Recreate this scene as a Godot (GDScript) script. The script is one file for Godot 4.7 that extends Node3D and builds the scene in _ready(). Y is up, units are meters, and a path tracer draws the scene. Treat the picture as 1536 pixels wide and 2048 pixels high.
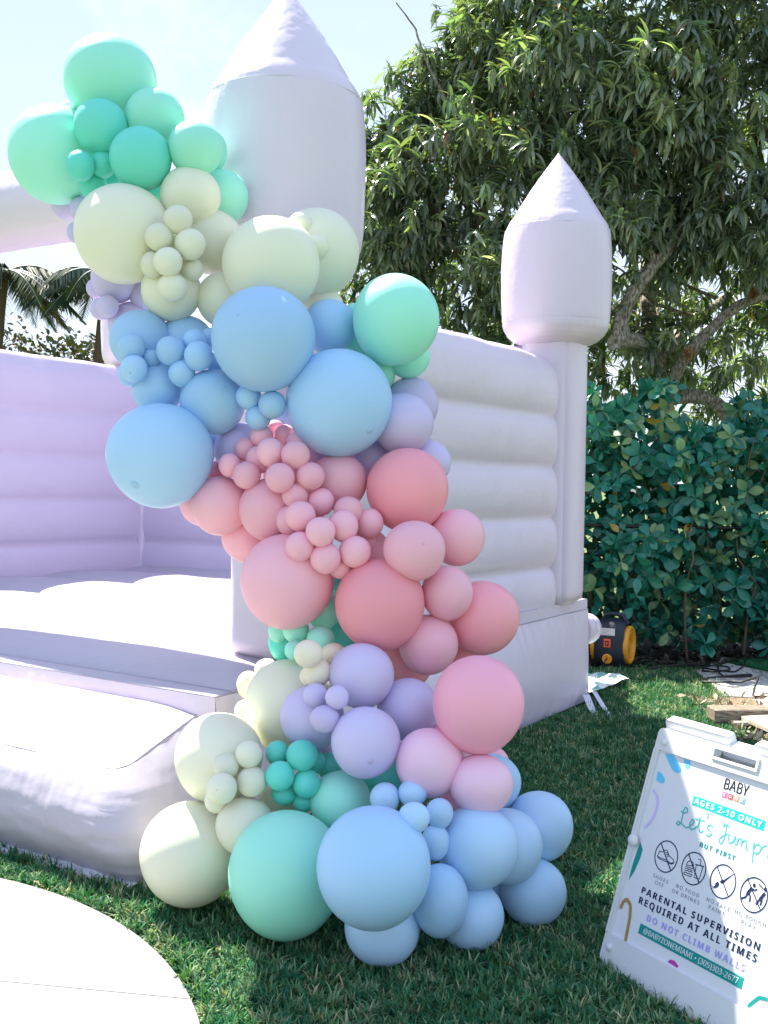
extends Node3D
# A pastel balloon garland on a white bouncy castle in a garden. y is up, metres; the camera looks along -z.

var taken := {}
var rng := RandomNumberGenerator.new()
var wob := FastNoiseLite.new()
var puck := FastNoiseLite.new()
var M := {}
var castle: Node3D
var balloon_mesh: ArrayMesh
var tip_mesh: ArrayMesh

const SUN_TO := Vector3(-0.358, 0.824, -0.441)
const YAW := -0.593
const CORNER := Vector3(-0.508, 0.0, -5.302)
const LEN := 3.093
const WID := 4.227

class Geo:
	var v := PackedVector3Array()
	var n := PackedVector3Array()
	var uv := PackedVector2Array()
	var c := PackedColorArray()
	var i := PackedInt32Array()

	func grid(pts: PackedVector3Array, nu: int, nv: int, su := 1.0, sv := 1.0, flip := false) -> void:
		# pts row by row, (nu + 1) points in each of (nv + 1) rows; the outside is on the side of dP/du x dP/dv
		var at := v.size()
		var w := nu + 1
		var nn := PackedVector3Array()
		nn.resize(pts.size())
		for y in nv:
			for x in nu:
				var a := y * w + x
				var b := a + 1
				var d := a + w
				var e := d + 1
				var k := (pts[e] - pts[a]).cross(pts[d] - pts[b])
				if flip:
					k = -k
				nn[a] += k
				nn[b] += k
				nn[d] += k
				nn[e] += k
				if flip:
					i.append_array([at + a, at + b, at + e, at + a, at + e, at + d])
				else:
					i.append_array([at + a, at + e, at + b, at + a, at + d, at + e])
		var closed_u := pts[0].distance_to(pts[nu]) < 1e-5 and pts[(nv / 2) * w].distance_to(pts[(nv / 2) * w + nu]) < 1e-5
		for y in nv + 1:
			if closed_u:
				var s := nn[y * w] + nn[y * w + nu]
				nn[y * w] = s
				nn[y * w + nu] = s
			for x in w:
				v.append(pts[y * w + x])
				n.append(nn[y * w + x].normalized() if nn[y * w + x].length_squared() > 1e-20 else Vector3.UP)
				uv.append(Vector2(su * x / nu, sv * y / nv))
				c.append(Color.WHITE)

	func tri(a: Vector3, b: Vector3, d: Vector3, col := Color.WHITE) -> void:
		# a, b, d anticlockwise seen from outside
		var k := (b - a).cross(d - a).normalized()
		var at := v.size()
		for p in [a, b, d]:
			v.append(p)
			n.append(k)
			uv.append(Vector2(p.x, p.y))
			c.append(col)
		i.append_array([at, at + 2, at + 1])

	func quad(a: Vector3, b: Vector3, d: Vector3, e: Vector3, col := Color.WHITE) -> void:
		tri(a, b, d, col)
		tri(a, d, e, col)

	func box(lo: Vector3, hi: Vector3, bev := 0.004, t := Transform3D()) -> void:
		# a box whose edges are chamfered
		var ce := (lo + hi) * 0.5
		var h := (hi - lo) * 0.5
		bev = minf(bev, minf(h.x, minf(h.y, h.z)) * 0.9)
		var q := func(s: Vector3, ax: int) -> Vector3:
			var o := Vector3(h.x - bev, h.y - bev, h.z - bev)
			o[ax] = h[ax]
			return t * (ce + o * s)
		for ax in 3:
			var b1 := (ax + 1) % 3
			var b2 := (ax + 2) % 3
			for sg in [-1.0, 1.0]:
				var cs := []
				for k in [[-1, -1], [1, -1], [1, 1], [-1, 1]]:
					var s := Vector3.ONE
					s[ax] = sg
					s[b1] = k[0]
					s[b2] = k[1]
					cs.append(q.call(s, ax))
				if sg > 0:
					quad(cs[0], cs[1], cs[2], cs[3])
				else:
					quad(cs[3], cs[2], cs[1], cs[0])
			for s1 in [-1.0, 1.0]:
				for s2 in [-1.0, 1.0]:
					var p := Vector3.ONE
					var r := Vector3.ONE
					p[ax] = -1.0
					r[ax] = 1.0
					for z in [p, r]:
						pass
					p[b1] = s1
					p[b2] = s2
					r[b1] = s1
					r[b2] = s2
					var a0: Vector3 = q.call(p, b1)
					var a1: Vector3 = q.call(r, b1)
					var c1: Vector3 = q.call(r, b2)
					var c0: Vector3 = q.call(p, b2)
					if s1 * s2 > 0:
						quad(a0, a1, c1, c0) if false else quad(c0, c1, a1, a0)
					else:
						quad(a0, a1, c1, c0)
		for s0 in [-1.0, 1.0]:
			for s1 in [-1.0, 1.0]:
				for s2 in [-1.0, 1.0]:
					var s := Vector3(s0, s1, s2)
					if s0 * s1 * s2 > 0:
						tri(q.call(s, 0), q.call(s, 1), q.call(s, 2))
					else:
						tri(q.call(s, 2), q.call(s, 1), q.call(s, 0))

	func tube(path: PackedVector3Array, radii: Array, sides := 8, caps := true) -> void:
		var pts := PackedVector3Array()
		var last := Vector3.ZERO
		for k in path.size():
			var d := (path[mini(k + 1, path.size() - 1)] - path[maxi(k - 1, 0)]).normalized()
			var x := last - d * last.dot(d)
			if x.length() < 0.01:
				x = d.cross(Vector3.UP if absf(d.y) < 0.9 else Vector3.RIGHT)
			x = x.normalized()
			last = x
			var y := d.cross(x)
			var r: float = radii[k] if radii.size() > 1 else radii[0]
			for s in sides + 1:
				var an := TAU * (s % sides) / sides
				pts.append(path[k] + (x * cos(an) + y * sin(an)) * r)
		grid(pts, sides, path.size() - 1, 1.0, path.size() - 1.0, false)
		if caps:
			for e in [0, path.size() - 1]:
				var o: int = e * (sides + 1)
				for s in sides:
					if e == 0:
						tri(path[e], pts[o + s + 1], pts[o + s])
					else:
						tri(path[e], pts[o + s], pts[o + s + 1])

	func lathe(prof: Array, seg := 48, t := Transform3D()) -> void:
		# prof: Vector2(radius, height) from the bottom up
		var pts := PackedVector3Array()
		for p in prof:
			for s in seg + 1:
				var an := -TAU * (s % seg) / seg
				pts.append(t * Vector3(p.x * cos(an), p.y, p.x * sin(an)))
		grid(pts, seg, prof.size() - 1, 6.0, 1.0)

	func prism(poly: PackedVector2Array, z0: float, z1: float, t := Transform3D()) -> void:
		var p := poly
		if Geometry2D.is_polygon_clockwise(p):
			p = p.duplicate()
			p.reverse()
		var ix := Geometry2D.triangulate_polygon(p)
		for k in range(0, ix.size(), 3):
			var q := [p[ix[k]], p[ix[k + 1]], p[ix[k + 2]]]
			if (q[1] - q[0]).cross(q[2] - q[0]) < 0:
				q.reverse()
			tri(t * Vector3(q[0].x, q[0].y, z1), t * Vector3(q[1].x, q[1].y, z1), t * Vector3(q[2].x, q[2].y, z1))
			if z0 != z1:
				tri(t * Vector3(q[2].x, q[2].y, z0), t * Vector3(q[1].x, q[1].y, z0), t * Vector3(q[0].x, q[0].y, z0))
		if z0 != z1:
			for k in p.size():
				var a := p[k]
				var b := p[(k + 1) % p.size()]
				quad(t * Vector3(a.x, a.y, z0), t * Vector3(b.x, b.y, z0), t * Vector3(b.x, b.y, z1), t * Vector3(a.x, a.y, z1))

	func mesh() -> ArrayMesh:
		var a := []
		a.resize(Mesh.ARRAY_MAX)
		a[Mesh.ARRAY_VERTEX] = v
		a[Mesh.ARRAY_NORMAL] = n
		a[Mesh.ARRAY_TEX_UV] = uv
		a[Mesh.ARRAY_COLOR] = c
		a[Mesh.ARRAY_INDEX] = i
		var m := ArrayMesh.new()
		m.add_surface_from_arrays(Mesh.PRIMITIVE_TRIANGLES, a)
		return m


func numbered(called: String) -> String:
	var k: int = taken.get(called, 0)
	taken[called] = k + 1
	return called if k == 0 else "%s_%03d" % [called, k]


func tag(o: Node3D, label: String, category: String, group := "") -> Node3D:
	o.set_meta("label", label)
	o.set_meta("category", category)
	if group:
		o.set_meta("group", group)
	return o


func thing(called: String, label: String, category: String, at := Vector3.ZERO, turn := 0.0, group := "") -> Node3D:
	var o := Node3D.new()
	o.name = numbered(called)
	add_child(o, true)
	o.position = at
	o.rotation.y = turn
	return tag(o, label, category, group)


func obj(called: String, g, m: Material, parent: Node3D = null) -> MeshInstance3D:
	var o := MeshInstance3D.new()
	o.name = called if parent else numbered(called)
	o.mesh = g.mesh() if g is Geo else g
	if o.mesh is ArrayMesh and o.mesh.surface_get_material(0) == null and g is Geo:
		o.mesh.surface_set_material(0, m)
	else:
		o.material_override = m
	(parent if parent else self).add_child(o, true)
	return o


func struct(called: String, g, m: Material) -> MeshInstance3D:
	var o := obj(called, g, m)
	o.set_meta("kind", "structure")
	return o


func scatter(called: String, mesh: Mesh, m: Material, where: Array, tints: Array, parent: Node3D = null) -> MultiMeshInstance3D:
	var mm := MultiMesh.new()
	mm.transform_format = MultiMesh.TRANSFORM_3D
	mm.use_colors = true
	mm.mesh = mesh
	mm.instance_count = where.size()
	for k in where.size():
		mm.set_instance_transform(k, where[k])
		mm.set_instance_color(k, tints[k])
	var o := MultiMeshInstance3D.new()
	o.name = called if parent else numbered(called)
	o.multimesh = mm
	o.material_override = m
	o.set_meta("kind", "stuff")
	(parent if parent else self).add_child(o, true)
	return o


func lin(r: float, g: float, b: float) -> Color:
	return Color(r, g, b).linear_to_srgb()


func paint(col: Color, rough := 0.5, spec := 0.5) -> StandardMaterial3D:
	var m := StandardMaterial3D.new()
	m.albedo_color = col
	m.roughness = rough
	m.metallic_specular = spec
	return m


func noise_tex(freq: float, size := 512, octaves := 4, ramp: Gradient = null, sd := 7) -> NoiseTexture2D:
	var f := FastNoiseLite.new()
	f.seed = sd
	f.frequency = freq
	f.fractal_octaves = octaves
	var t := NoiseTexture2D.new()
	t.width = size
	t.height = size
	t.seamless = true
	t.noise = f
	if ramp:
		t.color_ramp = ramp
	return t


func ramp(stops: Array) -> Gradient:
	var g := Gradient.new()
	var offs := PackedFloat32Array()
	var cols := PackedColorArray()
	for s in stops:
		offs.append(s[0])
		cols.append(s[1])
	g.offsets = offs
	g.colors = cols
	return g


func bumpy(m: StandardMaterial3D, t: Texture2D, cm: float, scale: Vector3, world := false) -> StandardMaterial3D:
	m.heightmap_enabled = true
	m.heightmap_texture = t
	m.heightmap_scale = cm
	m.uv1_triplanar = true
	m.uv1_world_triplanar = world
	m.uv1_scale = scale
	return m


func leafy(rough := 0.4, back := Color(0.5, 0.6, 0.3)) -> StandardMaterial3D:
	var m := StandardMaterial3D.new()
	m.vertex_color_use_as_albedo = true
	m.roughness = rough
	m.cull_mode = BaseMaterial3D.CULL_DISABLED
	m.backlight_enabled = true
	m.backlight = back
	return m


func _ready() -> void:
	rng.seed = 20240611
	wob.seed = 5
	wob.frequency = 1.0
	puck.seed = 11
	puck.frequency = 1.0
	puck.fractal_octaves = 2
	var cam := Camera3D.new()
	cam.name = "camera"
	cam.fov = 50.63
	cam.near = 0.05
	cam.far = 600.0
	cam.position = Vector3(0, 1.6, 0)
	cam.rotation = Vector3(-0.025, 0, 0.015)
	add_child(cam)
	cam.current = true

	var env := Environment.new()
	env.background_mode = Environment.BG_SKY
	var sky := Sky.new()
	var sm := ProceduralSkyMaterial.new()
	sm.sky_top_color = Color(0.51, 0.575, 0.685)
	sm.sky_horizon_color = Color(0.66, 0.69, 0.725)
	sm.sky_curve = 0.22
	sm.ground_bottom_color = Color(0.30, 0.34, 0.28)
	sm.ground_horizon_color = Color(0.62, 0.65, 0.66)
	sm.sun_angle_max = 12.0
	sm.sky_cover = cloud_cover()
	sm.sky_cover_modulate = Color(1, 1, 1, 0.16)
	sky.sky_material = sm
	env.sky = sky
	env.tonemap_mode = Environment.TONE_MAPPER_LINEAR
	env.tonemap_exposure = 2.95
	env.sdfgi_enabled = true
	env.ssao_enabled = true
	env.ssil_enabled = true
	var we := WorldEnvironment.new()
	we.name = "environment"
	we.environment = env
	add_child(we)
	var sun := DirectionalLight3D.new()
	sun.name = "sun"
	sun.light_color = Color(1.0, 0.965, 0.90)
	sun.light_energy = 1.6
	sun.light_angular_distance = 0.5
	sun.shadow_enabled = true
	sun.basis = Basis.looking_at(-SUN_TO.normalized())
	add_child(sun)

	materials()
	more_materials()
	ground()
	build_castle()
	far_trees()
	mango()
	hedge()
	fence()
	garland()
	blower()
	a_frame_sign()
	yard_things()
	grass()


func cloud_cover() -> ImageTexture:
	# white wisps: denser towards the left of the view and near the horizon
	var w := 1024
	var h := 512
	var im := Image.create(w, h, false, Image.FORMAT_RGBA8)
	var a := FastNoiseLite.new()
	a.seed = 3
	a.frequency = 3.2
	a.fractal_octaves = 6
	a.domain_warp_enabled = true
	a.domain_warp_amplitude = 0.25
	a.domain_warp_frequency = 2.0
	for y in h:
		var el := PI * (0.5 - (y + 0.5) / h)
		if el < -0.02:
			continue
		for x in w:
			var az := TAU * (x + 0.5) / w
			var d := Vector3(cos(el) * sin(az), sin(el), -cos(el) * cos(az))
			var q := Vector3(d.x, d.y * 1.8, d.z)
			var f := a.get_noise_3d(q.x, q.y, q.z) * 0.5 + 0.5
			var low := 1.0 - smoothstep(0.05, 0.42, d.y)
			var t := smoothstep(0.60 - 0.16 * low, 0.86, f)
			im.set_pixel(x, y, Color(1, 1, 1, t * 0.7))
	return ImageTexture.create_from_image(im)


func materials() -> void:
	var crinkle := noise_tex(0.012, 512, 5, null, 21)
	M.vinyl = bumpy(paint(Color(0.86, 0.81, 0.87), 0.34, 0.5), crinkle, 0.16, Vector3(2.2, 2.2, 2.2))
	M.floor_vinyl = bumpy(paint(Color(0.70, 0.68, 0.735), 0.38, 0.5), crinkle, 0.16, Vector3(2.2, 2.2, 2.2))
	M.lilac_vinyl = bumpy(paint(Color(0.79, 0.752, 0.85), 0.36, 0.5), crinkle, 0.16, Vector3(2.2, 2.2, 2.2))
	M.seam = paint(Color(0.80, 0.79, 0.85), 0.5)
	M.thread = paint(lin(0.34, 0.33, 0.39), 0.6)
	M.strap = paint(Color(0.88, 0.88, 0.92), 0.6)
	M.navy = paint(Color(0.07, 0.09, 0.22), 0.6)
	M.black = paint(Color(0.03, 0.03, 0.035), 0.5)
	M.mat = paint(Color(0.55, 0.55, 0.55), 0.45, 0.4)
	M.white_plastic = paint(Color(0.84, 0.845, 0.86), 0.38)
	M.bark = bumpy(paint(Color(0.80, 0.78, 0.75), 0.9, 0.3), noise_tex(0.03, 512, 5, null, 4), 3.0, Vector3(3, 1.4, 3))
	M.bark.albedo_texture = noise_tex(0.02, 512, 5, ramp([[0.2, Color(0.42, 0.38, 0.34)], [0.5, Color(0.72, 0.7, 0.66)], [0.75, Color(0.95, 0.94, 0.9)]]), 9)
	M.palm_bark = paint(Color(0.36, 0.31, 0.26), 0.95, 0.2)
	M.mango_leaf = leafy(0.27, Color(0.8, 0.9, 0.5))
	M.mango_leaf.metallic_specular = 0.7
	M.hedge_leaf = leafy(0.30, Color(0.4, 0.6, 0.35))
	M.grass = leafy(0.58, Color(0.6, 0.75, 0.4))
	M.grass.metallic_specular = 0.3
	M.frond = leafy(0.5, Color(0.4, 0.5, 0.2))
	var cols := {
		"n": Color(0.66, 0.97, 0.885), "t": Color(0.42, 0.885, 0.815), "y": Color(0.94, 0.938, 0.845), "i": Color(0.965, 0.925, 0.83), "b": Color(0.685, 0.845, 0.99),
		"s": Color(0.73, 0.87, 0.995), "p": Color(0.998, 0.75, 0.815), "c": Color(0.998, 0.655, 0.705), "r": Color(0.998, 0.70, 0.785), "q": Color(0.985, 0.81, 0.90), "v": Color(0.83, 0.785, 0.935),
	}
	for k in cols:
		for j in 3:
			var c: Color = cols[k]
			c = c.lightened(0.05) if j == 1 else c.darkened(0.035) if j == 2 else c
			var m := paint(c, 0.41, 0.45)
			m.backlight_enabled = true
			m.backlight = c.lerp(Color(1, 1, 1), 0.35) * 0.46
			M[k + str(j)] = m
		M[k + "_tip"] = paint(Color(cols[k]).darkened(0.09), 0.5, 0.4)


func spread(c: Color, dv: float, dh := 0.0) -> Color:
	var k := 1.0 + rng.randf_range(-dv, dv)
	var h := rng.randf_range(-dh, dh)
	return Color(c.r * k * (1.0 + h), c.g * k, c.b * k * (1.0 - h))


func ground() -> void:
	var g := Geo.new()
	var m := paint(Color.WHITE, 0.95, 0.2)
	m.albedo_texture = noise_tex(0.03, 1024, 6, ramp([[0.2, lin(0.06, 0.11, 0.045)], [0.5, lin(0.12, 0.17, 0.075)], [0.8, lin(0.22, 0.24, 0.12)]]), 30)
	m.uv1_triplanar = true
	m.uv1_world_triplanar = true
	m.uv1_scale = Vector3(0.7, 0.7, 0.7)
	g.quad(Vector3(-300, -0.006, 300), Vector3(300, -0.006, 300), Vector3(300, -0.006, -400), Vector3(-300, -0.006, -400))
	struct("lawn", g, m)
	# the dark thatch between the blades
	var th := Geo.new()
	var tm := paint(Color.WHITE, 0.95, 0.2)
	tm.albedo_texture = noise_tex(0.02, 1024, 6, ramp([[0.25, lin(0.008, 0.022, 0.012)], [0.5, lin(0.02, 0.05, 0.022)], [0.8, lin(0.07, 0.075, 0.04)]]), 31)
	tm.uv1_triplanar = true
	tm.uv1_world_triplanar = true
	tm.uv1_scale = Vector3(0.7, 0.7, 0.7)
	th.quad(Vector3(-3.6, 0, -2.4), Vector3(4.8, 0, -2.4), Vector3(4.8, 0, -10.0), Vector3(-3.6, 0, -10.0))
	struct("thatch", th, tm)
	# the bare earth under the hedge
	var e := Geo.new()
	var pts := PackedVector3Array()
	for y in 9:
		for x in 41:
			var px := -3.0 + 10.0 * x / 40
			var pz := -9.55 - 3.6 * y / 8 + (wob.get_noise_2d(px * 1.5, 3.0) * 0.35 if y == 0 else 0.0)
			pts.append(Vector3(px, 0.012 + 0.02 * absf(wob.get_noise_2d(px * 3.0, pz * 3.0)), pz))
	e.grid(pts, 40, 8)
	var em := paint(Color.WHITE, 0.95, 0.2)
	em.albedo_texture = noise_tex(0.03, 512, 6, ramp([[0.3, lin(0.010, 0.010, 0.010)], [0.6, lin(0.03, 0.028, 0.024)], [0.85, lin(0.09, 0.08, 0.065)]]), 33)
	em.uv1_triplanar = true
	em.uv1_world_triplanar = true
	em.uv1_scale = Vector3(1.2, 1.2, 1.2)
	struct("soil", e, em)


func round_profile(t: float, p: float) -> float:
	if p < 1.5:
		return sin(PI * t)  # leaves the seam at a slant
	return pow(maxf(1.0 - pow(absf(2.0 * t - 1.0), p), 0.0), 1.0 / p)


func panel(g: Geo, c: Array, out: Vector3, bulge: float, nu: int, nv: int, bands := 0, band := 0.0, pleat := 0.0, pw := 2.4) -> void:
	# an inflated sheet sewn along the four edges c[0] c[1] c[2] c[3] (anticlockwise seen from outside)
	var pts := PackedVector3Array()
	var lu: float = c[0].distance_to(c[1])
	var lv: float = c[0].distance_to(c[3])
	var sd: float = c[0].x * 3.1 + c[2].y * 7.7 + c[1].z * 1.3
	for y in nv + 1:
		# rows crowd towards the two seams
		var t := 0.5 - 0.5 * cos(PI * y / nv) if bands == 0 else float(y) / nv
		for x in nu + 1:
			var s := float(x) / nu
			var p: Vector3 = c[0].lerp(c[1], s).lerp(c[3].lerp(c[2], s), t)
			var es := 1.0 - pow(maxf(1.0 - minf(s, 1.0 - s) * lu / 0.16, 0.0), 2.0)
			var d := bulge * round_profile(t, pw) * (0.25 * es + 0.75 * round_profile(s, pw))
			if bands:
				d += band * sqrt(maxf(1.0 - pow(2.0 * fposmod(t * bands, 1.0) - 1.0, 2.0), 0.0)) * es
			if pleat > 0.0:
				var q := s * lu
				var along := t * lv
				for e in 2:
					var far: float = (t if e == 0 else 1.0 - t) * lv
					var reach := 0.10 + 0.07 * puck.get_noise_2d(q * 2.0 + sd, e * 9.0)
					var lean := q + far * 0.35 * (1 if s < 0.5 else -1)
					d += pleat * puck.get_noise_2d(lean * 11.0 + sd, e * 31.0 + far * 1.2) * smoothstep(0.0, 0.02, far) * exp(-far / reach)
				for e in 2:
					var far2: float = (s if e == 0 else 1.0 - s) * lu
					d += pleat * 0.9 * puck.get_noise_2d(along * 12.0 + sd, 77.0 + e * 13.0 + far2 * 1.2) * smoothstep(0.0, 0.02, far2) * exp(-far2 / 0.10)
				d += bulge * 0.08 * wob.get_noise_2d(q * 1.1 + sd, along * 2.0)
			pts.append(p + out * d)
	g.grid(pts, nu, nv, lu, lv)


func step_edge(bl: float, br: float, af: float, ab: float, hf: float, hk: float, s: float) -> Array:
	# a point on the top seam of the step and the way it faces: along the front, round the corner, along the side
	var r := 0.07
	var l0 := br - r - bl
	var l1 := r * PI / 2.0
	var l2 := ab - af - r
	var q := s * (l0 + l1 + l2)
	if q < l0:
		return [B(bl + q, hf, af), Vector3(0, 0, 1), q]
	if q < l0 + l1:
		var an := (q - l0) / r
		var a := af + r - r * cos(an)
		return [B(br - r + r * sin(an), lerpf(hf, hk, (a - af) / (ab - af)), a), Vector3(sin(an), 0, cos(an)), q]
	var a2 := af + r + (q - l0 - l1)
	return [B(br, lerpf(hf, hk, (a2 - af) / (ab - af)), a2), Vector3(1, 0, 0), q]


func pillow_step(g: Geo, bl: float, br: float, af: float, ab: float, hf: float, hk: float) -> void:
	# the upright cloth
	var pts := PackedVector3Array()
	var nu := 460
	var nv := 40
	for y in nv + 1:
		var t := 0.5 - 0.5 * cos(PI * y / nv)
		for x in nu + 1:
			var e := step_edge(bl, br, af, ab, hf, hk, float(x) / nu)
			var p: Vector3 = step_edge(bl, br + 0.13, af, ab, hf, hk, float(x) / nu)[0]
			var top: float = e[0].y
			var q: float = e[2]
			p = p.lerp(e[0], t)
			p.y = lerpf(0.012, top, t)
			var d := 0.115 * pow(round_profile(t, 1.0), 0.85)
			var below := (1.0 - t) * top
			var above := t * top
			var lean := q + below * 0.30
			d += 0.010 * puck.get_noise_2d(lean * 10.0, 3.0 + below * 1.5) * smoothstep(0.0, 0.025, below) * exp(-below / (0.10 + 0.05 * puck.get_noise_1d(q * 3.0)))
			d += 0.009 * puck.get_noise_2d(q * 8.0, 40.0 + above * 1.5) * smoothstep(0.0, 0.02, above) * exp(-above / 0.09)
			d += 0.012 * wob.get_noise_2d(q * 1.3, t * 2.2)
			# creases that run round the corner low down
			var corner := exp(-pow((q - (br - 0.07 - bl) - 0.05) / 0.16, 2.0))
			d += 0.007 * corner * puck.get_noise_2d(q * 1.6, above * 30.0) * sin(PI * t)
			pts.append(p + (e[1] as Vector3) * d)
	g.grid(pts, nu, nv, 5.0, 0.5)
	# the top cloth
	var tp := PackedVector3Array()
	nu = 420
	nv = 40
	var r := 0.07
	for y in nv + 1:
		var w := 0.5 - 0.5 * cos(PI * y / nv)
		var a := lerpf(af, ab, w)
		var rb := br if a > af + r else br - r + sqrt(maxf(r * r - pow(af + r - a, 2.0), 0.0))
		for x in nu + 1:
			var u := pow(float(x) / nu, 0.75)
			var b := lerpf(bl, rb, u)
			var rim := clampf((rb - b) / 0.30, 0.0, 1.0)
			var side := sin(rim * PI / 2.0)
			var h := lerpf(hf, hk, w) + 0.105 * round_profile(w, 1.0) * side
			var fr := a - af
			h += 0.006 * puck.get_noise_2d((b + fr * 0.3) * 10.0, 60.0 + fr) * smoothstep(0.0, 0.03, fr) * exp(-fr / 0.09)
			h += 0.005 * wob.get_noise_2d(b * 1.6, a * 3.0)
			tp.append(B(b, h, a))
	g.grid(tp, nu, nv, 5.0, 0.5)


func seam(g: Geo, a: Vector3, b: Vector3, r := 0.0035) -> void:
	g.tube(PackedVector3Array([a, b]), [r], 6)


func B(b: float, h: float, a: float) -> Vector3:
	return Vector3(b, h, -a)


func build_castle() -> void:
	castle = thing("bouncy_castle", "white and pale lavender inflatable bouncy castle with pointed corner turrets behind the balloon garland", "bouncy castle", CORNER, YAW)
	var v: Material = M.vinyl
	var hb := 0.69
	var bl := -WID - 0.16
	# ---- the base: outer faces
	var g := Geo.new()
	var fr := B(0.27, 0.0, -0.70)
	var frt := B(0.25, hb, -0.72)
	var br := B(0.13, 0.0, 3.52)
	var brt := B(0.12, hb, 3.50)
	var fl := B(bl, 0.0, -0.70)
	var flt := B(bl, hb, -0.72)
	var kl := B(bl, 0.0, 3.52)
	var klt := B(bl, hb, 3.50)
	panel(g, [fr, br, brt, frt], Vector3.RIGHT, 0.065, 220, 26, 0, 0.0, 0.007, 1.0)
	panel(g, [br, kl, klt, brt], Vector3(0, 0, -1), 0.07, 60, 16)
	panel(g, [kl, fl, flt, klt], Vector3.LEFT, 0.07, 60, 16)
	panel(g, [fl, fr, frt, flt], Vector3(0, 0, 1), 0.08, 160, 20, 0, 0.0, 0.004, 1.0)
	obj("base", g, v, castle)
	var sg := Geo.new()
	seam(sg, frt, brt)
	seam(sg, brt, klt)
	seam(sg, flt, frt)
	obj("base_seam", sg, M.thread, castle)
	# ---- the bouncing floor: rolls across the castle
	var f := Geo.new()
	var fe := Geo.new()
	var cuts := [-0.72, -0.60, -0.02, 0.84, 1.72, 2.58, 3.50]
	for k in cuts.size() - 1:
		var a0: float = cuts[k]
		var a1: float = cuts[k + 1]
		var h0 := 0.69 + 0.075 * smoothstep(-0.72, 0.3, a0)
		var h1 := 0.69 + 0.075 * smoothstep(-0.72, 0.3, a1)
		var wl := B(bl, h0, a0)
		var wr := B(0.24 - 0.03 * (a0 + 0.7), h0, a0)
		panel(f, [wl, wr, B(0.24 - 0.03 * (a1 + 0.7), h1, a1), B(bl, h1, a1)], Vector3.UP, 0.012 if k == 0 else 0.055 if k == 1 else 0.085, 260 if k < 3 else 60, 14 if k < 3 else 12, 0, 0.0, 0.006 if k in [1, 2] else 0.003, 2.1)
		var e0 := 0.24 - 0.03 * (a0 + 0.7)
		var e1 := 0.24 - 0.03 * (a1 + 0.7)
		fe.quad(B(e0, 0.66, a0), B(e1, 0.66, a1), B(e1, h1 + 0.002, a1), B(e0, h0 + 0.002, a0))
	obj("floor_edge", fe, v, castle)
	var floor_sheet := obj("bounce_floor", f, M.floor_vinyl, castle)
	for k in range(1, cuts.size() - 1):
		var line := PackedVector3Array()
		for x in 61:
			line.append(B(lerpf(bl, 0.24 - 0.03 * (cuts[k] + 0.7), x / 60.0), 0.69 + 0.075 * smoothstep(-0.72, 0.3, cuts[k]) + 0.003, cuts[k]))
		var fs := Geo.new()
		fs.tube(line, [0.0032], 6)
		obj("floor_seam", fs, M.thread, floor_sheet)
	# ---- the step in front
	var s := Geo.new()
	pillow_step(s, bl, 0.15, -1.15, -0.70, 0.45, 0.615)
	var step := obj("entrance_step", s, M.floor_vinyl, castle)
	var s2 := Geo.new()
	var edge := PackedVector3Array()
	for k in 121:
		edge.append(step_edge(bl, 0.15, -1.15, -0.70, 0.45, 0.615, k / 120.0)[0])
	s2.tube(edge, [0.0018], 6)
	obj("step_seam", s2, M.thread, step)
	var fp := Geo.new()
	var pts := PackedVector3Array()
	for y in 4:
		for x in 121:
			var b := lerpf(bl, 0.26, x / 120.0)
			pts.append(B(b, 0.03 - 0.008 * y + 0.010 * wob.get_noise_2d(b * 4.0, y * 0.7) * y, -1.16 - 0.022 * y))
	fp.grid(pts, 120, 3, 1, 1, true)
	obj("ground_flap", fp, M.strap, castle)
	# ---- walls with five rolls, inside and out
	wall(B(0.10, 0, 0.14), B(0.10, 0, LEN - 0.155), Vector3.RIGHT, 2.55, M.vinyl)
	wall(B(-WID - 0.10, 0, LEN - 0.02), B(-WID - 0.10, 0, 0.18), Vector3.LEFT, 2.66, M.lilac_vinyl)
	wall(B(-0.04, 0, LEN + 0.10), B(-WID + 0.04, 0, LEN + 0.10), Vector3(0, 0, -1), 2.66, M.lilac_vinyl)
	for k in [[-WID + 0.165, LEN - 0.165], [-0.165, LEN - 0.165]]:
		var cr := Geo.new()
		var cp := PackedVector3Array()
		for y in 41:
			cp.append(B(k[0] + 0.006 * wob.get_noise_1d(y * 0.3), 0.68 + 1.88 * y / 40.0, k[1]))
		var crr := []
		for y in 41:
			crr.append(0.045 + 0.010 * absf(sin(y * PI / 8.0)))
		cr.tube(cp, crr, 16)
		obj("corner_roll", cr, M.lilac_vinyl, castle)
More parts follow.
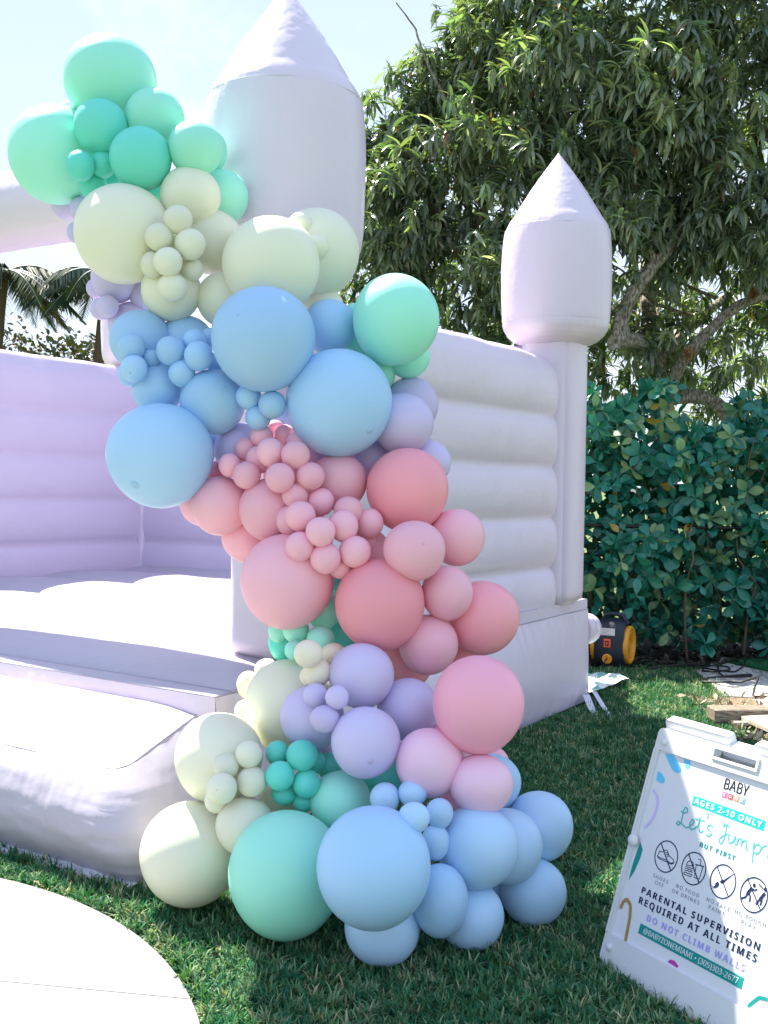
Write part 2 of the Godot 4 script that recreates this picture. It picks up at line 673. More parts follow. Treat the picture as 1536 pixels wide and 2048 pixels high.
	# ---- corner posts and turrets
	for c in [B(0, 0, 0), B(0, 0, LEN), B(-WID, 0, LEN), B(-WID, 0, 0)]:
		var pg := Geo.new()
		var w := 0.185
		var lo := 0.745
		var hi := 2.66
		var e := [Vector3(-w, 0, w), Vector3(w, 0, w), Vector3(w, 0, -w), Vector3(-w, 0, -w)]
		for k in 4:
			var a: Vector3 = c + e[k]
			var b: Vector3 = c + e[(k + 1) % 4]
			var o: Vector3 = (e[k] + e[(k + 1) % 4]).normalized()
			var up := Vector3.UP
			# a softly rounded box: corners drawn in at the foot
			var rows := PackedVector3Array()
			for y in 37:
				var t := y / 36.0
				var hh := lerpf(lo, hi, t)
				var foot := sqrt(maxf(1.0 - pow(maxf(1.0 - (hh - lo) / 0.09, 0.0), 2.0), 0.0))
				for x in 17:
					var sx := x / 16.0
					var p: Vector3 = a.lerp(b, sx)
					var cc: Vector3 = c + (p - c) * (0.62 + 0.38 * foot)
					var corner := pow(absf(2.0 * sx - 1.0), 6.0)
					cc += (o * 0.035 * (1.0 - pow(2.0 * sx - 1.0, 2.0)) - (p - c).normalized() * 0.035 * corner) * foot
					rows.append(cc + up * (hh + 0.004 * wob.get_noise_2d(hh * 2.0, k)))
			pg.grid(rows, 16, 36)
		pg.quad(c + e[3] * 0.62 + Vector3(0, lo, 0), c + e[2] * 0.62 + Vector3(0, lo, 0), c + e[1] * 0.62 + Vector3(0, lo, 0), c + e[0] * 0.62 + Vector3(0, lo, 0))
		obj("corner_post", pg, v, castle)
		turret(c)
	# ---- the tube that arches over the entrance
	var path := PackedVector3Array()
	var rad := []
	for k in 61:
		var t := k / 60.0
		var b := -0.30 - (WID - 0.60) * t
		var q := sin(PI * t)
		path.append(B(b, 2.93 + 0.26 * pow(q, 0.9), 0.0))
		rad.append(0.035 + 0.19 * pow(q, 0.85) + 0.003 * wob.get_noise_2d(b * 9.0, 1.0))
	var ag := Geo.new()
	ag.tube(path, rad, 28)
	obj("entrance_arch", ag, v, castle)
	# ---- anchor straps at the far right corner
	var t1 := Geo.new()
	ribbon(t1, [B(0.18, 0.07, 3.36), B(0.33, 0.035, 3.10), B(0.50, 0.005, 2.86)], 0.05)
	obj("anchor_strap", t1, M.strap, castle)
	var t2 := Geo.new()
	ribbon(t2, [B(0.20, 0.08, 3.46), B(0.40, 0.04, 3.16), B(0.58, 0.005, 2.90)], 0.035)
	obj("anchor_strap", t2, M.strap, castle)
	var t3 := Geo.new()
	ribbon(t3, [B(0.19, 0.055, 3.41), B(0.37, 0.030, 3.12), B(0.54, 0.010, 2.90)], 0.03)
	obj("anchor_strap", t3, M.navy, castle)
	# ---- the sleeve that the blower fills
	var it := Geo.new()
	var ip := PackedVector3Array()
	var ir := []
	for k in 25:
		var t := k / 24.0
		ip.append(B(0.0, 0.52, 3.50).lerp(B(-0.10, 0.50, 4.0), t) + Vector3(0, -0.03 * t * t, 0))
		ir.append(0.115 + 0.014 * sin(t * 15.0) + 0.012 * puck.get_noise_1d(t * 9.0) + 0.03 * smoothstep(0.2, 0.0, t))
	it.tube(ip, ir, 20)
	obj("inflation_sleeve", it, v, castle)


func ribbon(g: Geo, pts: Array, w: float) -> void:
	var c := Curve3D.new()
	for p in pts:
		c.add_point(p)
	var rows := PackedVector3Array()
	for k in 13:
		var p := c.sample_baked(c.get_baked_length() * k / 12.0)
		var q := c.sample_baked(c.get_baked_length() * minf(k / 12.0 + 0.05, 1.0)) - c.sample_baked(c.get_baked_length() * maxf(k / 12.0 - 0.05, 0.0))
		var side := q.cross(Vector3.UP).normalized() * w * 0.5
		rows.append(p - side)
		rows.append(p + side)
	g.grid(rows, 1, 12)


func wall(a: Vector3, b: Vector3, out: Vector3, top: float, m: Material) -> void:
	# a to b runs along the outer face; the wall is 0.30 thick
	var g := Geo.new()
	var nu := 90
	var lo := 0.68
	var rows := PackedVector3Array()
	var th := 0.26
	var n := 120
	var ln := a.distance_to(b)
	for y in n + 1:
		var t := float(y) / n
		for x in nu + 1:
			var s := float(x) / nu
			var p := a.lerp(b, s)
			var en := 1.0 - pow(maxf(1.0 - minf(s, 1.0 - s) * ln / 0.06, 0.0), 2.0)
			var wav := 0.012 * wob.get_noise_2d(s * ln * 1.3 + top, t * 5.0)
			var sag := -0.05 * pow(absf(2.0 * s - 1.0), 8.0)
			var h := 0.0
			var d := 0.0
			if t < 0.46:
				var q := t / 0.46
				h = lerpf(lo, top - 0.10, q)
				d = 0.060 * sqrt(maxf(1.0 - pow(2.0 * fposmod(q * 5.0 * 0.999, 1.0) - 1.0, 2.0), 0.0)) * en - 0.02 + wav
			elif t < 0.54:
				var q := PI * (t - 0.46) / 0.08
				d = -th * 0.5 + (th * 0.5 - 0.02) * cos(q)
				h = top - 0.10 + (0.10 + sag) * sin(q) + wav
			else:
				var q := 1.0 - (t - 0.54) / 0.46
				h = lerpf(lo, top - 0.10, q)
				d = -th + 0.02 - 0.060 * sqrt(maxf(1.0 - pow(2.0 * fposmod(q * 5.0 * 0.999, 1.0) - 1.0, 2.0), 0.0)) * en + wav
			rows.append(p + out * d + Vector3(0, h, 0))
	g.grid(rows, nu, n, ln, 4.0)
	obj("wall", g, m, castle)


func turret(c: Vector3) -> void:
	# a drum with a rolled-in foot and a pointed roof; the cloth puckers beside every seam
	var body := Geo.new()
	var rows := PackedVector3Array()
	var seg := 160
	var foot := [Vector2(0.17, 2.60), Vector2(0.205, 2.615), Vector2(0.255, 2.63), Vector2(0.305, 2.655), Vector2(0.345, 2.69), Vector2(0.372, 2.735), Vector2(0.384, 2.785)]
	var prof := []
	for k in 25:
		var f := k / 24.0 * 6.0
		var a: Vector2 = foot[mini(int(f), 5)]
		prof.append(a.lerp(foot[mini(int(f) + 1, 6)], f - mini(int(f), 5)))
	for k in range(1, 41):
		var q := k / 40.0
		prof.append(Vector2(0.384 + 0.013 * sin(PI * q) - 0.008 * pow(q, 12.0), lerpf(2.785, 3.44, q)))
	for p in prof:
		for s in seg + 1:
			var an := -TAU * (s % seg) / seg
			var d := 0.0
			for h in [2.785, 3.44]:
				var far := absf(p.y - h)
				d += 0.0055 * puck.get_noise_3d(cos(an) * 11.0 + c.x, h * 3.0 + far * 3.0, sin(an) * 11.0 + c.z) * exp(-far / 0.045) * smoothstep(0.0, 0.012, far)
			d -= 0.004 * exp(-absf(p.y - 2.785) / 0.008)
			d += 0.004 * wob.get_noise_3d(cos(an) * 1.5 + c.x, p.y * 1.8, sin(an) * 1.5)
			rows.append(c + Vector3((p.x + d) * cos(an), p.y, (p.x + d) * sin(an)))
	body.grid(rows, seg, prof.size() - 1, 6.0, 2.0)
	var tur := obj("turret", body, M.vinyl, castle)
	var cone := Geo.new()
	rows = PackedVector3Array()
	for k in 49:
		var q := k / 48.0
		var rr := 0.372 * (1.0 - q) * (1.0 + 0.20 * q) + 0.006 * sin(PI * minf(q * 6.0, 1.0))
		for s in seg + 1:
			var an := -TAU * (s % seg) / seg
			var w := 1.0 + 0.010 * wob.get_noise_3d(cos(an) * 2.2, q * 5.0 + c.z, sin(an) * 2.2)
			var d := 0.0032 * puck.get_noise_3d(cos(an) * 8.0 + c.x, q * 9.0, sin(an) * 8.0) * exp(-q / 0.10) * smoothstep(0.0, 0.02, q)
			d += 0.0018 * puck.get_noise_3d(cos(an) * 2.5, q * 16.0 + an * 1.2, sin(an) * 2.5 + c.z) * sin(PI * q)
			rows.append(c + Vector3((rr * w + d) * cos(an), 3.44 + 0.57 * q, (rr * w + d) * sin(an)))
	cone.grid(rows, seg, 48, 6.0, 2.0)
	obj("turret_roof", cone, M.vinyl, tur)
	for h in [[3.440, 0.3755], [2.785, 0.3800]]:
		var sg := Geo.new()
		var ring := PackedVector3Array()
		for s in 65:
			var an := TAU * s / 64.0
			ring.append(c + Vector3(cos(an) * h[1], h[0], sin(an) * h[1]))
		sg.tube(ring, [0.0022], 5, false)
		obj("seam", sg, M.seam, tur)


func leaf_mesh(width: float, shape: float, bend: float, fold: float, seg := 5) -> ArrayMesh:
	# a leaf one metre long along -z, its face up; shape moves the widest place towards the tip
	var g := Geo.new()
	var pts := PackedVector3Array()
	for k in seg + 1:
		var t := float(k) / seg
		var w := width * pow(sin(PI * pow(clampf(t * 0.97 + 0.015, 0.0, 1.0), shape)), 0.8) * 0.5
		var y := -bend * t * t
		var z := -t * (1.0 - 0.35 * bend * t)
		pts.append(Vector3(-w, y + fold * w, z))
		pts.append(Vector3(0, y, z))
		pts.append(Vector3(w, y + fold * w, z))
	g.grid(pts, 2, seg, 1, 1, false)
	return g.mesh()


func aim(dir: Vector3, roll: float, size: float, at: Vector3) -> Transform3D:
	var up := Vector3.UP if absf(dir.y) < 0.97 else Vector3.RIGHT
	var b := Basis.looking_at(dir, up) * Basis(Vector3(0, 0, 1), roll)
	return Transform3D(b.scaled(Vector3(size, size, size)), at)


func rand_dir() -> Vector3:
	var z := rng.randf_range(-1, 1)
	var a := rng.randf() * TAU
	return Vector3(sqrt(1 - z * z) * cos(a), z, sqrt(1 - z * z) * sin(a))


func foliage(parent: Node3D, mesh: Mesh, m: Material, tr: Array, tints: Array, eye: Vector3) -> void:
	# the 300 leaves that show largest are parts of their own, the rest is one part
	var order := range(tr.size())
	var score := PackedFloat32Array()
	for k in tr.size():
		var o: Vector3 = tr[k].origin - eye
		var x := 768.0 + 2165.0 * o.x / -o.z
		var y := 970.0 - 2165.0 * o.y / -o.z
		var inside := x > 690 and x < 1560 and y > -20 and y < 1420
		score.append(tr[k].basis.get_scale().x / o.length() * (1.0 if inside else 0.2))
	order.sort_custom(func(p, q): return score[p] > score[q])
	var shades := []
	for k in 6:
		var sm: StandardMaterial3D = m.duplicate()
		sm.vertex_color_use_as_albedo = false
		shades.append(sm)
	for k in 6:
		shades[k].albedo_color = Color(tints[order[k * 37 % order.size()]]).linear_to_srgb()
	for k in mini(300, order.size()):
		var o := MeshInstance3D.new()
		o.name = "leaf"
		o.mesh = mesh
		o.material_override = shades[k % 6]
		o.transform = tr[order[k]]
		parent.add_child(o, true)
	var rt := []
	var rc := []
	for k in range(300, order.size()):
		rt.append(tr[order[k]])
		rc.append(tints[order[k]])
	scatter("leaves", mesh, m, rt, rc, parent)


func mango() -> void:
	var tree := thing("mango_tree", "tall dense tree with long drooping leaves behind the right turret", "tree", Vector3(3.30, 0.00, -12.99))
	var base := tree.position
	var limb := func(called: String, pts: Array, r0: float, r1: float) -> void:
		var c := Curve3D.new()
		for k in pts.size():
			var d: Vector3 = (pts[mini(k + 1, pts.size() - 1)] - pts[maxi(k - 1, 0)]) * 0.18
			c.add_point(pts[k] - base, -d, d)
		var path := PackedVector3Array()
		var rad := []
		var n := 8 + pts.size() * 5
		for k in n + 1:
			var t := float(k) / n
			var p := c.sample_baked(c.get_baked_length() * t)
			path.append(p + Vector3(wob.get_noise_2d(p.y * 5.0, p.x), 0, wob.get_noise_2d(p.y * 4.0, 9.0)) * 0.03)
			rad.append(lerpf(r0, r1, t) * (1.0 + 0.16 * wob.get_noise_2d(t * 14.0, r0 * 90.0)))
		var g := Geo.new()
		g.tube(path, rad, 12)
		obj(called, g, M.bark, tree)
	limb.call("trunk", [Vector3(3.30, 0.00, -12.99), Vector3(3.28, 1.15, -12.99), Vector3(3.33, 2.38, -12.94), Vector3(3.14, 3.28, -12.88)], 0.17, 0.10)
	limb.call("limb", [Vector3(3.29, 2.55, -12.94), Vector3(3.38, 3.00, -12.54), Vector3(3.76, 3.50, -12.32), Vector3(4.20, 3.78, -12.32), Vector3(5.15, 3.95, -12.54)], 0.08, 0.035)
	limb.call("limb", [Vector3(3.33, 2.66, -12.94), Vector3(3.81, 2.72, -13.10), Vector3(4.20, 2.44, -13.22), Vector3(4.42, 1.49, -13.33), Vector3(4.48, 0.00, -13.44)], 0.09, 0.07)
	limb.call("limb", [Vector3(3.14, 3.22, -12.88), Vector3(2.80, 3.28, -12.32), Vector3(2.49, 3.19, -11.87)], 0.10, 0.085)
	limb.call("limb", [Vector3(2.55, 3.19, -11.93), Vector3(2.62, 3.62, -11.87), Vector3(2.98, 4.12, -11.87), Vector3(3.42, 4.57, -12.10), Vector3(4.14, 5.07, -12.54)], 0.085, 0.045)
	limb.call("limb", [Vector3(2.93, 4.09, -11.87), Vector3(2.67, 4.40, -11.87), Vector3(2.61, 5.07, -12.10), Vector3(2.35, 5.86, -12.54)], 0.05, 0.022)
	limb.call("limb", [Vector3(3.14, 3.28, -12.88), Vector3(2.58, 3.95, -13.44), Vector3(1.68, 4.62, -13.78), Vector3(0.67, 4.96, -13.66)], 0.09, 0.03)
	limb.call("limb", [Vector3(3.14, 3.28, -12.88), Vector3(3.36, 4.74, -13.89), Vector3(4.03, 6.30, -14.11), Vector3(4.48, 7.65, -14.11)], 0.10, 0.03)
	limb.call("limb", [Vector3(3.36, 3.17, -13.22), Vector3(4.37, 4.06, -14.34), Vector3(5.82, 4.96, -14.56)], 0.08, 0.03)
	for k in 60:
		var a := rng.randf_range(0, TAU)
		var s := Vector3(rng.randf_range(0.7, 5.6), rng.randf_range(3.6, 6.5), rng.randf_range(-14.1, -12.3))
		var d := Vector3(cos(a), rng.randf_range(0.1, 0.9), sin(a) * 0.8)
		limb.call("twig", [s, s + d * 0.5, s + d * 0.9 + Vector3(0, 0.25, 0), s + d * 1.25 + Vector3(0, 0.2, 0)], 0.024, 0.007)
	# leaves: rosettes on the skin of overlapping lumps
	var lumps := [
		[Vector3(3.81, 5.97, -13.78), Vector3(3.36, 2.80, 2.13)], [Vector3(1.51, 5.13, -13.44), Vector3(1.74, 1.74, 1.46)], [Vector3(1.01, 3.73, -13.66), Vector3(1.46, 1.12, 1.23)],
		[Vector3(2.46, 4.74, -12.32), Vector3(1.34, 1.23, 0.90)], [Vector3(4.03, 5.07, -12.21), Vector3(1.46, 1.12, 1.01)], [Vector3(3.58, 6.98, -12.77), Vector3(1.68, 1.34, 1.12)],
		[Vector3(1.79, 6.42, -13.33), Vector3(1.23, 1.01, 1.01)], [Vector3(5.49, 6.08, -12.77), Vector3(1.68, 1.79, 1.23)], [Vector3(5.82, 4.29, -13.33), Vector3(1.57, 1.01, 1.23)],
		[Vector3(2.69, 3.62, -14.34), Vector3(1.79, 0.78, 0.90)], [Vector3(1.74, 3.17, -12.77), Vector3(0.78, 0.62, 0.56)], [Vector3(5.15, 3.17, -14.34), Vector3(1.34, 0.78, 0.67)],
		[Vector3(0.47, 4.85, -13.44), Vector3(0.95, 1.34, 0.90)], [Vector3(1.06, 6.08, -13.55), Vector3(0.90, 0.90, 0.90)], [Vector3(1.51, 7.20, -13.66), Vector3(0.78, 0.90, 0.90)], [Vector3(2.91, 7.98, -13.66), Vector3(1.79, 1.12, 1.34)],
	]
	lumps.append_array([
		[Vector3(-0.02, 6.05, -13.4), Vector3(0.55, 0.6, 0.55)], [Vector3(0.42, 6.45, -13.4), Vector3(0.5, 0.5, 0.5)], [Vector3(1.05, 7.2, -13.4), Vector3(0.5, 0.6, 0.6)], [Vector3(-0.15, 5.4, -13.4), Vector3(0.5, 0.6, 0.5)],
		[Vector3(-0.1, 4.6, -13.3), Vector3(0.5, 0.6, 0.5)], [Vector3(3.0, 2.9, -14.9), Vector3(1.5, 0.95, 0.6)], [Vector3(5.2, 2.8, -15.2), Vector3(1.5, 1.0, 0.6)], [Vector3(2.9, 3.2, -12.9), Vector3(0.8, 0.55, 0.5)], [Vector3(4.7, 3.3, -12.9), Vector3(0.9, 0.5, 0.5)],
	])
	# smaller bunches that stand out of the near side and catch the sun on their tops
	for k in 95:
		var s := Vector3(rng.randf_range(-0.3, 6.2), rng.randf_range(3.1, 8.4), 0.0)
		if s.x < 0.9 and s.y > 5.0 + 1.5 * s.x:
			continue
		if s.x > 2.3 and s.y < 3.9 + 0.25 * (s.x - 2.3):
			continue
		s.z = -11.75 - 0.55 * absf(s.y - 5.2) * 0.45 - 0.10 * pow(s.x - 3.2, 2.0) + rng.randf_range(-0.5, 0.5)
		var r := rng.randf_range(0.34, 0.62)
		lumps.append([s, Vector3(r * 1.15, r * 0.75, r)])
	var mesh := leaf_mesh(0.19, 0.85, 0.55, 0.40, 6)
	var tr := []
	var tints := []
	for L in lumps:
		var rr: Vector3 = L[1]
		var area := (rr.x * rr.y + rr.y * rr.z + rr.x * rr.z) * 4.2
		var n := int(area * (14.0 if rr.x > 0.75 else 22.0))
		for k in n:
			var d := rand_dir()
			if d.z < -0.35 and rng.randf() < 0.6:
				d.z = -d.z
			var deep := pow(rng.randf(), 1.6) * 0.42
			var lump := 1.0 + 0.22 * wob.get_noise_3d(d.x * 2.1 + L[0].x, d.y * 2.1, d.z * 2.1 + L[0].y)
			var tip: Vector3 = L[0] + rr * d * (1.0 - deep) * lump
			if wob.get_noise_3d(tip.x * 1.1 + 40.0, tip.y * 1.1, tip.z * 1.1) < -0.16 or tip.y < 2.2:
				continue
			var axis := (d + Vector3(0, 0.25, 0) + rand_dir() * 0.5).normalized()
			var young := rng.randf() < 0.13
			var tone := lin_tone(young)
			var cnt := rng.randi_range(8, 13)
			for j in cnt:
				var a := TAU * j / cnt * 2.4 + rng.randf() * 0.8
				var side := axis.cross(Vector3(cos(a), 0.3, sin(a)).normalized()).normalized()
				var dir := (side * rng.randf_range(0.6, 1.0) + axis * rng.randf_range(-0.1, 0.6) + Vector3(0, rng.randf_range(-0.85, 0.2), 0)).normalized()
				tr.append(aim(dir, rng.randf_range(-0.7, 0.7), rng.randf_range(0.16, 0.27), tip - base + axis * rng.randf_range(-0.06, 0.05)))
				var c := spread(tone, 0.25, 0.12)
				if rng.randf() < 0.012:
					c = Color(0.20, 0.085, 0.03)
				tints.append(c)
	# a few hanging bunches of dry leaves
	for s in [Vector3(3.38, 3.22, -12.21), Vector3(1.29, 4.34, -12.21), Vector3(4.05, 3.86, -11.98), Vector3(4.26, 7.65, -11.87)]:
		for j in 9:
			var dir := Vector3(rng.randf_range(-0.5, 0.5), -1.0, rng.randf_range(-0.3, 0.5)).normalized()
			tr.append(aim(dir, rng.randf_range(-1.5, 1.5), rng.randf_range(0.18, 0.26), s - base + rand_dir() * 0.05))
			tints.append(spread(Color(0.26, 0.12, 0.055), 0.3))
	foliage(tree, mesh, M.mango_leaf, tr, tints, Vector3(0, 1.6, 0) - base)
	# flower spikes that stand out of the crown on the left
	for k in 9:
		var s := Vector3(-0.36 + 0.084 * k + rng.randf_range(-0.04, 0.04), 5.46 + rng.randf_range(-0.2, 0.35) + 0.04 * k, -13.4 + rng.randf_range(-0.2, 0.2))
		var g := Geo.new()
		var h := rng.randf_range(0.35, 0.62)
		g.tube(PackedVector3Array([s - base, s - base + Vector3(0.02, h, 0)]), [0.009, 0.003], 5)
		for j in 12:
			var t := 0.25 + 0.75 * j / 12.0
			var a := j * 2.4
			var q := s - base + Vector3(0.02 * t, h * t, 0)
			g.tube(PackedVector3Array([q, q + Vector3(cos(a), 0.45, sin(a)) * 0.13 * (1.2 - t)]), [0.006, 0.002], 4)
		obj("flower_spike", g, M.spike, tree)


func lin_tone(young: bool) -> Color:
	return Color(0.36, 0.43, 0.26) if young else Color(0.135, 0.185, 0.125) if rng.randf() < 0.5 else Color(0.23, 0.285, 0.185)


func hedge() -> void:
	var base := Vector3(2.6, 0, -10.3)
	var h := thing("hedge", "dense hedge of round glossy leaves behind the blower and the wire fence", "hedge", base)
	var mesh := leaf_mesh(0.50, 1.6, 0.22, 0.38, 6)
	var tr := []
	var tints := []
	var stems := Geo.new()
	for k in 3900:
		var x := rng.randf_range(-2.2, 5.6)
		if x < 0.9 and rng.randf() < 0.55:
			continue
		var top := 2.45 + 0.35 * wob.get_noise_1d(x * 1.4) + 0.1 * wob.get_noise_1d(x * 4.0 + 50.0)
		if x > 2.75 and x < 3.5:
			top -= 0.22
		var y := lerpf(0.12, top, pow(rng.randf(), 0.95))
		var front := -9.98 + 0.30 * wob.get_noise_2d(x * 1.3, y * 1.6)
		var z := front - pow(rng.randf(), 1.3) * 1.15
		if y < 0.3 and rng.randf() < 0.35:
			continue
		if wob.get_noise_3d(x * 2.4, y * 2.4, 4.0) < -0.42:
			continue
		var tip := Vector3(x, y, z)
		var axis := (Vector3(0, 0.25, 0.9) + rand_dir() * 0.75).normalized()
		var pale := rng.randf() < 0.17
		var tone := Color(0.17, 0.32, 0.15) if pale else Color(0.020, 0.185, 0.130)
		var cnt := rng.randi_range(4, 7)
		for j in cnt:
			var a := TAU * j / cnt + rng.randf() * 0.7
			var side := axis.cross(Vector3(cos(a), sin(a), 0.2).normalized()).normalized()
			var dir := (side + axis * rng.randf_range(0.05, 0.65) + Vector3(0, rng.randf_range(-0.35, 0.2), 0)).normalized()
			var t := aim(dir, rng.randf_range(-0.9, 0.9), rng.randf_range(0.095, 0.195), tip - base)
			# turn the face of the leaf outwards
			var f := t.basis
			var want := (axis - dir * axis.dot(dir)).normalized()
			var sc := f.x.length()
			f = Basis(dir.cross(want).normalized(), want, -dir) if dir.cross(want).length() > 0.01 else f.orthonormalized()
			f = f * Basis(Vector3(0, 0, 1), rng.randf_range(-0.8, 0.8)) * Basis(Vector3(1, 0, 0), rng.randf_range(-0.5, 0.5))
			tr.append(Transform3D(f.scaled(Vector3(sc, sc, sc)), tip - base))
			tints.append(spread(tone, 0.3, 0.1) if rng.randf() > 0.012 else Color(0.4, 0.3, 0.06))
		if rng.randf() < 0.12:
			var q := tip - base
			var d := Vector3(rng.randf_range(-0.25, 0.25), -0.35, -0.15)
			stems.tube(PackedVector3Array([q, q + d * 0.5 + rand_dir() * 0.03, q + d]), [0.004, 0.006, 0.009], 5)
	foliage(h, mesh, M.hedge_leaf, tr, tints, Vector3(0, 1.6, 0) - base)
	obj("twigs", stems, M.stem, h).set_meta("kind", "stuff")
	for k in 15:
		var x := -1.8 + 7.2 * k / 14.0 + rng.randf_range(-0.1, 0.1)
		var p := Vector3(x, 0, -10.25 + rng.randf_range(-0.15, 0.2)) - base
		var g := Geo.new()
		var path := PackedVector3Array()
		for j in 9:
			path.append(p + Vector3(0.26 * wob.get_noise_2d(j * 0.28, k * 7.0) * j * 0.5, j * 0.24, 0.10 * wob.get_noise_2d(j * 0.5, k * 3.0 + 90.0) * j * 0.4))
		g.tube(path, [0.015, 0.014, 0.013, 0.012, 0.011, 0.010, 0.008, 0.007, 0.005], 7)
		obj("stem", g, M.stem, h)
	# fallen leaves on the bare earth
	var lt := []
	var lc := []
	for k in 1500:
		var p := Vector3(rng.randf_range(0.6, 5.2), 0.035, rng.randf_range(-10.7, -9.5))
		lt.append(aim(Vector3(rng.randf_range(-1, 1), rng.randf_range(-0.2, 0.4), rng.randf_range(-1, 1)).normalized(), rng.randf_range(-0.5, 0.5), rng.randf_range(0.05, 0.11), p))
		lc.append(spread(Color(0.05, 0.042, 0.034) if rng.randf() < 0.7 else Color(0.03, 0.05, 0.03), 0.5))
	tag(scatter("leaf_litter", mesh, M.hedge_leaf, lt, lc), "dry fallen leaves on the dark soil under the hedge", "leaf litter")


func fence() -> void:
	var f := thing("wire_fence", "dark chain link fence with a top rail in front of the hedge", "fence", Vector3(2.6, 0, -10.03))
	var rail := Geo.new()
	rail.tube(PackedVector3Array([Vector3(-4.4, 1.27, 0), Vector3(3.2, 1.24, 0)]), [0.017], 10)
	obj("top_rail", rail, M.black, f)
	for x in [-3.6, -1.25, 1.62]:
		var g := Geo.new()
		g.tube(PackedVector3Array([Vector3(x, 0, -0.01), Vector3(x, 1.31, -0.01)]), [0.022], 10)
		obj("fence_post", g, M.black, f)
	var w := Geo.new()
	var hh := 1.25
	var x := -4.4 - hh
	while x < 3.2:
		for s in [0, 1]:
			var x0 := maxf(x, -4.4)
			var x1 := minf(x + hh, 3.2)
			if x1 - x0 > 0.02:
				var a := Vector3(x0, x0 - x, 0.004)
				var b := Vector3(x1, x1 - x, 0.004)
				if s == 1:
					a = Vector3(x0, hh - (x0 - x), -0.004)
					b = Vector3(x1, hh - (x1 - x), -0.004)
				w.tube(PackedVector3Array([a, b]), [0.0017], 3, false)
		x += 0.075
	obj("wire_mesh", w, M.black, f).set_meta("kind", "stuff")


func palm(called: String, label: String, at: Vector3, height: float, n: int, span: float) -> void:
	var t := thing(called, label, "palm tree", at, 0.0, "palm trees beyond the castle")
	var g := Geo.new()
	var path := PackedVector3Array()
	var rad := []
	for k in 13:
		var q := k / 12.0
		path.append(Vector3(0.5 * q * q, height * q, 0.2 * sin(q * 2.0)))
		rad.append(lerpf(0.24, 0.15, q) * (1.0 + 0.05 * (k % 2)))
	g.tube(path, rad, 10)
	obj("trunk", g, M.palm_bark, t)
	var top := path[12]
	for k in n:
		var a := TAU * k / n + rng.randf_range(-0.2, 0.2)
		var lift := rng.randf_range(-0.5, 1.0)
		var d := Vector3(cos(a), 0, sin(a))
		var fr := Geo.new()
		var mid := PackedVector3Array()
		for j in 15:
			var q := j / 14.0
			mid.append(top + d * span * q * (1.0 - 0.25 * q * absf(lift)) + Vector3(0, span * (lift * 0.55 * q - (0.55 + 0.25 * lift) * q * q), 0))
		fr.tube(mid, [0.035, 0.033, 0.03, 0.028, 0.026, 0.024, 0.022, 0.02, 0.018, 0.016, 0.014, 0.012, 0.01, 0.008, 0.006], 4, false)
		var side := d.cross(Vector3.UP)
		var col := spread(Color(0.035, 0.07, 0.03), 0.3, 0.15)
		if lift < -0.3:
			col = spread(Color(0.09, 0.075, 0.035), 0.2)
		for j in 44:
			var q := 0.10 + 0.9 * j / 44.0
			var p := mid[int(q * 13.99)].lerp(mid[mini(int(q * 13.99) + 1, 14)], fposmod(q * 13.99, 1.0))
			var ll := span * 0.30 * sin(PI * clampf(q * 0.86 + 0.12, 0, 1)) * rng.randf_range(0.8, 1.1)
			for s in [-1.0, 1.0]:
				var e: Vector3 = p + (side * s * 0.55 + d * 0.45 + Vector3(0, -0.75 + rng.randf_range(-0.2, 0.2), 0)) * ll
				var w := d * 0.06
				fr.tri(p - w, p + w, e, col)
		obj("frond", fr, M.frond, t)


func far_trees() -> void:
	palm("palm_tree", "feathery palm tree at the far left edge, behind the castle wall", Vector3(-15.2, 0, -42), 9.6, 26, 3.2)
	palm("palm_tree", "feathery palm tree half hidden by cream and lavender balloons", Vector3(-11.3, 0, -42), 9.5, 22, 3.3)
	var mesh := leaf_mesh(0.5, 1.0, 0.2, 0.3, 3)
	var spec := [
		["brownish shrubby tree under the left palm", Vector3(-17.0, 0, -47), 8.1, 3.2], ["scrubby grey green tree between the two palms", Vector3(-13.6, 0, -48), 7.9, 2.8],
		["low scrubby tree below the balloon hidden palm", Vector3(-11.4, 0, -48), 7.4, 2.5], ["bushy tree beyond the castle left of the front turret", Vector3(-8.2, 0, -50), 6.8, 2.8],
	]
	for s in spec:
		var t := thing("scrub_tree", s[0], "tree", s[1], 0.0, "trees far behind the castle")
		var g := Geo.new()
		g.tube(PackedVector3Array([Vector3.ZERO, Vector3(0.1, s[2] * 0.45, 0), Vector3(-0.1, s[2] * 0.8, 0.1)]), [0.18, 0.13, 0.05], 8)
		obj("trunk", g, M.palm_bark, t)
		var tr := []
		var tints := []
		for k in 2400:
			var d := rand_dir()
			var r: float = s[3] * (1.0 + 0.45 * wob.get_noise_3d(d.x * 2.5 + s[1].x, d.y * 2.5, d.z * 2.5)) * (1.0 - 0.45 * pow(rng.randf(), 2.0))
			var p := Vector3(d.x * r * 1.15, s[2] - s[3] * 0.95 + d.y * r * 0.95, d.z * r)
			tr.append(aim((d + rand_dir()).normalized(), rng.randf_range(-1, 1), rng.randf_range(0.22, 0.46), p))
			tints.append(spread(Color(0.075, 0.085, 0.04) if rng.randf() < 0.6 else Color(0.12, 0.10, 0.06), 0.35, 0.1))
		scatter("crown", mesh, M.frond, tr, tints, t)


